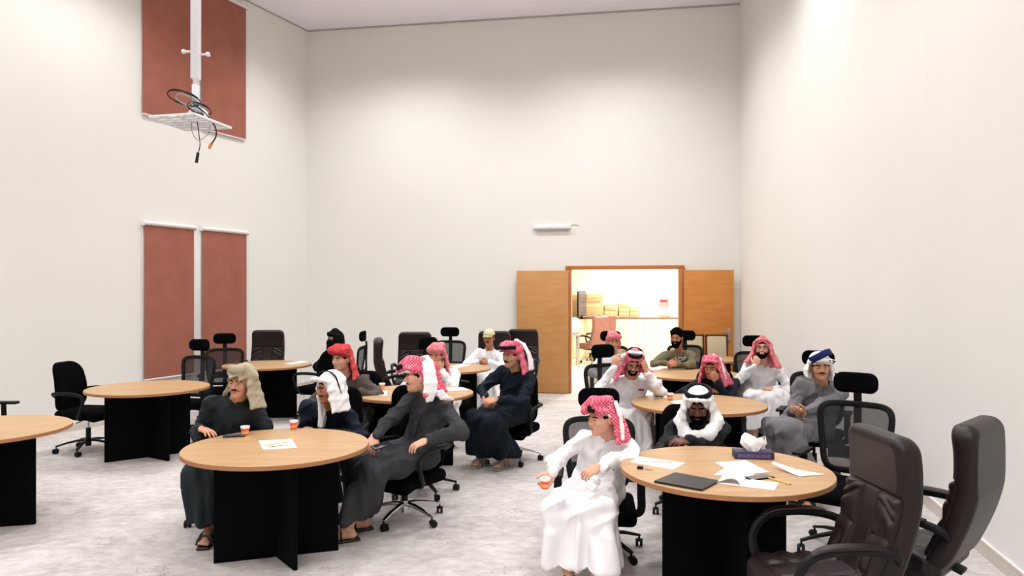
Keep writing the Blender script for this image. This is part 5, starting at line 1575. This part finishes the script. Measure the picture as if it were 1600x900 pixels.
# 11 bearded man
p11, J11 = person(dict(label='bearded man with bare black hair in an olive sweatshirt, hands clasped on the table',
    head=W(1057, 528, 9.85), look=(245, -3, 0), neck=W(1061, 550, 9.95), pelvis=V3(2.3, 10.2, .52), torso=262, skin='brown', res=1.3,
    rwrist=W(1044, 568, 9.62), lwrist=W(1058, 569, 9.58), relbow=V3(-.95, 0, -.35), lelbow=V3(.95, 0, -.35),
    rhand=dict(d=V3(.8, -.4, .1), n=V3(.2, .8, -.3), curl=.7), lhand=dict(d=V3(-.8, -.3, 0), n=V3(0, .7, -.5), curl=.7),
    rknee=V3(2.12, 9.74, .5), lknee=V3(2.42, 9.74, .5), rank=V3(2.12, 9.7, .1), lank=V3(2.42, 9.7, .1), trousers=1,
    cloth=M_olive, clothname='sweatshirt', seed=11.0, hair=2, beard=2, mustache=1.0, collar=0, bulk=1.05))
place_chair('mesh', 2.44, 10.42, 255, 'black mesh chair of the bearded man in the olive sweatshirt', MC)
# 12 dark robe, hand on mouth
p12, J12 = person(dict(label='man in dark navy robe and pink headscarf with his hand on his mouth',
    head=W(1113, 574, 7.5), look=(238, -10, 0), neck=W(1121, 594, 7.62), pelvis=V3(2.2, 8.02, .5), torso=255, skin='brown', res=1.25,
    rwrist=V3(1.92, 7.42, .80), lwrist=W(1119, 597, 7.34), relbow=V3(-.9, 0, -.5), lelbow=V3(.55, .1, -.9),
    rhand=dict(d=V3(.8, -.5, 0), curl=.3), lhand=dict(d=V3(-.3, .05, .85), n=V3(-.3, .9, .1), curl=1.2),
    rknee=V3(2.02, 7.56, .5), lknee=V3(2.3, 7.56, .5), rank=V3(2.02, 7.56, .1), lank=V3(2.3, 7.56, .1),
    cloth=M_navy, seed=12.0, mustache=.3,
    scarf=dict(style='hood', m=M_pink, rl=.19, ll=.17, out=.035, extra=[((-.06, .04, .11), (.05, .07, .11), .03, .03)],
               white=[((-.03, .03, .14), (-.085, .01, .09), .014, .016), ((-.085, .01, .09), (-.112, .01, -.02), .016, .016), ((-.112, .01, -.02), (-.125, .0, -.15), .016, .018), ((.125, .05, -.16), (.10, .07, -.06), .012, .008)])))
place_chair('task', 2.25, 8.16, 255, 'black task chair of the man in dark navy with hand on mouth', TC, dz=-.09)
# 13 white robe right, chin in hand
p13, J13 = person(dict(label='man in off-white robe, pale pink headscarf and glasses, by the right wall',
    head=W(1191, 545, 8.85), look=(250, 9, 0), neck=W(1194, 571, 8.95), pelvis=V3(3.02, 9.12, .50), torso=262, skin='fair', res=1.2, s=1.06,
    rwrist=W(1180, 572, 8.7), lwrist=W(1210, 607, 8.72), relbow=V3(-.8, 0, -.8), lelbow=V3(.9, 0, -.5),
    rhand=dict(d=V3(.25, .05, .9), n=V3(.3, .9, 0), curl=1.2), lhand=dict(d=V3(-.9, -.2, 0), n=V3(0, .2, -.9), curl=.3),
    rknee=V3(2.82, 8.62, .52), lknee=V3(3.14, 8.62, .52), rank=V3(2.82, 8.6, .1), lank=V3(3.1, 8.6, .1), hem=.18, flare=.05, bulk=1.15,
    cloth=M_white2, seed=13.0, beard=.5, glasses=1,
    scarf=dict(style='hood', m=M_palepink, rl=.15, ll=.2, out=.05, extra=[((0, .05, .125), (0, .0, .13), .03, .03), ((-.13, .02, -.12), (-.17, .03, -.2), .03, .03)])))
place_chair('mesh', 3.08, 9.26, 258, 'black mesh chair of the man in off-white robe by the right wall', MC)
# 14 grey robe
p14, J14 = person(dict(label='man in mid-grey robe with white and blue cloth on his head',
    head=W(1281, 573, 6.5), look=(258, -2, -3), neck=W(1284, 601, 6.6), pelvis=V3(2.78, 6.8, .52), torso=244, skin='tan', res=1.05,
    rwrist=W(1240, 642, 6.38), lwrist=W(1256, 642, 6.26), relbow=V3(-.25, .3, -.9), lelbow=V3(.25, 0, -.9),
    rhand=dict(d=V3(.1, -.8, -.2), n=V3(.7, .1, .5), curl=.5), lhand=dict(d=V3(-.7, -.4, 0), n=V3(0, .5, .7), curl=.6),
    rknee=W(1206, 668, 6.42), lknee=W(1236, 672, 6.12), rank=V3(2.42, 6.30, .10), lank=V3(2.46, 6.12, .10), toe=V3(-.4, -.9, 0),
    cloth=M_grey, seed=14.0, hem=.13, flare=.05, mustache=.3,
    scarf=dict(style='flat', m=M_whitescarf, extra=[((-.08, .02, .055), (-.135, -.01, .045), .012, .006)])))
headb = J14
head_part('blue_cloth_band', J14['H'], J14['F'], 1.0, lambda mb: mb.tube(bez([(.088, .06, .062), (.04, .112, .098), (-.04, .105, .135), (-.09, .03, .135)], 5), .030, .008, n=8, up=(0, 1, .3), box=True).tube(bez([(-.06, .085, .062), (-.098, .03, .055), (-.125, .0, .04)], 5), .012, .006, n=8), mat('blue_band', (28, 36, 84), .8, .2), p14, J14['base'])
place_chair('mesh', 2.84, 6.92, 240, 'black mesh chair with headrest under the man in mid-grey robe', MC)
# 15 boy in white
p15, J15 = person(dict(label='boy in white robe and pink headscarf holding an orange cup, in front',
    head=W(941, 653, 4.72), look=(214, -4, 0), neck=W(951, 683, 4.83), pelvis=V3(.58, 5.0, .47), torso=258, skin='fair', res=.95, s=.93,
    rwrist=W(863, 738, 4.55), lwrist=W(938, 730, 4.48), relbow=V3(-.8, .3, -.6), lelbow=(V3(.735, 4.63, .755),),
    rhand=dict(d=V3(-.35, -.25, -.55), n=V3(-.35, -.75, .1), curl=.75, spread=1.2), lhand=dict(d=V3(-.85, -.1, -.35), n=V3(.0, .5, -.8), curl=.55, spread=1.4),
    rknee=W(868, 795, 4.50), lknee=W(940, 800, 4.46), rank=V3(.34, 4.46, .10), lank=V3(.50, 4.40, .10), toe=V3(.05, -1, 0),
    cloth=M_white, seed=15.0, hem=.13, flare=.06, fold=1.15, bulk=1.05,
    scarf=dict(style='wrap', m=M_pink, side=-1, l=.15, extra=[((.0, .10, .09), (.005, .145, .075), .032, .028), ((-.05, .0, .12), (.0, .1, .10), .035, .03), ((-.1, -.06, .0), (-.12, -.09, -.13), .035, .035)],
               bands=[([(-.092, -.045, .115), (-.122, -.055, .03), (-.138, -.055, -.05), (-.146, -.05, -.13)], .009)], white=[((-.088, .02, .045), (-.085, .0, .02), .012, .010)],
               blob=((-.038, .135, .108), (-.042, .150, .088), (-.050, .110, .072), .012))))
MATS_pinkish = None
place_chair('mesh', .60, 5.06, 264, 'black mesh chair with headrest under the boy in white', MC, dz=-.12, base_face=330)
# 16 man with agal
p16, J16 = person(dict(label='man in blackish robe with white headscarf and thick black head cord',
    head=W(1091, 634, 5.28), look=(252, -17, 0), neck=W(1094, 663, 5.42), pelvis=V3(1.42, 5.82, .5), torso=266, skin='dark', res=1.0,
    rwrist=W(1056, 688, 5.12), lwrist=W(1078, 689, 5.06), relbow=V3(-.5, .2, -.7), lelbow=V3(.5, .2, -.7),
    rhand=dict(d=V3(.8, -.45, .0), n=V3(.1, .4, -.9), curl=.4, spread=1.3), lhand=dict(d=V3(-.85, -.25, 0), n=V3(0, .3, -.9), curl=.45),
    rknee=V3(1.28, 5.34, .5), lknee=V3(1.56, 5.34, .5), rank=V3(1.3, 5.34, .1), lank=V3(1.54, 5.34, .1),
    cloth=M_dark, seed=16.0, beard=1.4, mustache=1.0, fold=1.1,
    scarf=dict(style='hood', m=M_whitescarf, rl=.15, ll=.15, out=.03,
               extra=[((.11, .05, -.12), (.05, .13, -.19), .03, .04), ((.05, .13, -.19), (-.07, .14, -.15), .042, .042), ((-.07, .14, -.15), (-.13, .03, -.10), .042, .036),
                      ((.13, -.02, -.14), (.10, .09, -.19), .035, .035), ((-.14, -.03, -.11), (-.10, .11, -.15), .035, .035), ((.06, .13, -.20), (.045, .16, -.33), .036, .042)],
               agal=dict(arc=(0, 360), z=.100, r=.0125, rx=.088, ry=.104, slope=0))))
place_chair('task', 1.45, 5.98, 266, 'black task chair behind the man with the black head cord', TC, dz=-.17)

# ---- things worn or held
def cloth_front(root, J, x, z, lift=.002):
    """distance in front of the spine line where the garment's chest surface lies"""
    ob = [o for o in root.children if o.name.split('.')[0] in ('robe', 'sweatshirt')][0]
    o = Vector(J['N0'] - J['up'] * z + J['tr'] * x + J['tf'] * .24 - J['base']); dr = Vector(-J['tf'])
    hit, loc, nn, i = ob.ray_cast(o, dr, distance=.24)
    return (.24 - (loc - o).length + lift) if hit else .15
def pen_on(root, J, x, z, m, tilt=.1):
    c = J['N0'] - J['up'] * z + J['tf'] * (cloth_front(root, J, x, z - .02) + .004) + J['tr'] * x - J['base']
    MB().cyl(c, c + J['up'] * .05 + J['tr'] * tilt * .05, .005, n=8).build('pocket_pen', m, root)
pen_on(p1, J1, -.085, .19, M_chrome); pen_on(p16, J16, -.10, .19, M_chrome); pen_on(p15, J15, -.07, .16, M_blackp)
# phone in the right hand of man in charcoal
w = J3['Wr'][1]
r = phone(np.array([w[0] + .07, w[1] - .07, w[2] - .055]), radians(-35), 'black phone held on the thigh of the man in charcoal', mat('phone_glass2', (30, 30, 34), .2, .5))
r.rotation_euler = (radians(8), radians(12), radians(-50))
w = J15['Wr'][1]
hd_ = unit(V3(-.35, -.25, -.55)); hn_ = unit(V3(-.25, -.8, .1)); w = w + hd_ * .075 + hn_ * .036 - V3(0, 0, .028)
cup(w, 'orange paper cup held by the boy in white', tilt=.08)
# white tissue in the left hand of the boy
w = J15['Wr'][-1]
r = empty('tissue', (w[0] - .05, w[1] - .06, w[2] - .09), 0, 'crumpled white tissue in the left hand of the boy in white', 'tissue')
g = Grid((-.07, -.07, -.07), (.07, .07, .07), .005)
for a in ((-.02, 0, 0), (.02, .01, .012), (0, -.01, -.02), (.01, .0, .03)): g.ell(a, np.eye(3), (.026, .02, .024), .006)
V, Q = g.surf(); V = V + normals(V, Q) * (.004 * np.sin(V @ A_([180, 120, 240])))[:, None]
link('crumpled_paper', np_mesh('crumpled_paper', [(V, Q)]), M_paper, r)
# red pocket badge of man 9
def badge(root, J, x, z, hx, hz, m, nm, fwd=.155):
    c = J['N0'] - J['up'] * z + J['tf'] * cloth_front(root, J, x, z, fwd) + J['tr'] * x - J['base']
    t, u, f = J['tr'], J['up'], J['tf']
    R = Matrix(((t[0], f[0], u[0]), (t[1], f[1], u[1]), (t[2], f[2], u[2])))
    return MB().box(c, (hx, .004, hz), R, bev=.002).build(nm, m, root)
badge(p9, J9, -.10, .085, .027, .012, mat('red_badge', (196, 52, 84), .6, .3), 'pocket_badge', .003)
# print on the sweatshirt
def print_text(root, J, txt, size, x, z, fwd, m, nm):
    cu = bpy.data.curves.new('lettering', 'FONT'); cu.body = txt; cu.size = size; cu.extrude = .003; cu.align_x = 'CENTER'; cu.offset = .002
    to = bpy.data.objects.new('tmp', cu); COL.objects.link(to)
    me = bpy.data.meshes.new_from_object(to.evaluated_get(bpy.context.evaluated_depsgraph_get()))
    bpy.data.objects.remove(to); 
    t, u, f = J['tr'], J['up'], J['tf']; c = J['N0'] - u * z + f * cloth_front(root, J, x, z - .02, fwd) + t * x - J['base']
    # letters read left to right for someone facing the wearer: local x runs to the wearer's left
    M = Matrix(((-t[0], u[0], f[0], c[0]), (-t[1], u[1], f[1], c[1]), (-t[2], u[2], f[2], c[2]), (0, 0, 0, 1)))
    me.transform(M); me.materials.clear(); 
    return link(nm, me, m, root)
print_text(p11, J11, 'ADF', .085, .0, .062, .02, mat('print_white', (222, 218, 214), .8, .2), 'chest_lettering')
badge(p11, J11, 0, .05, .075, .035, mat('print_red', (138, 62, 44), .85, .1, rgb2=(112, 96, 74), vscale=30), 'chest_print', .004)
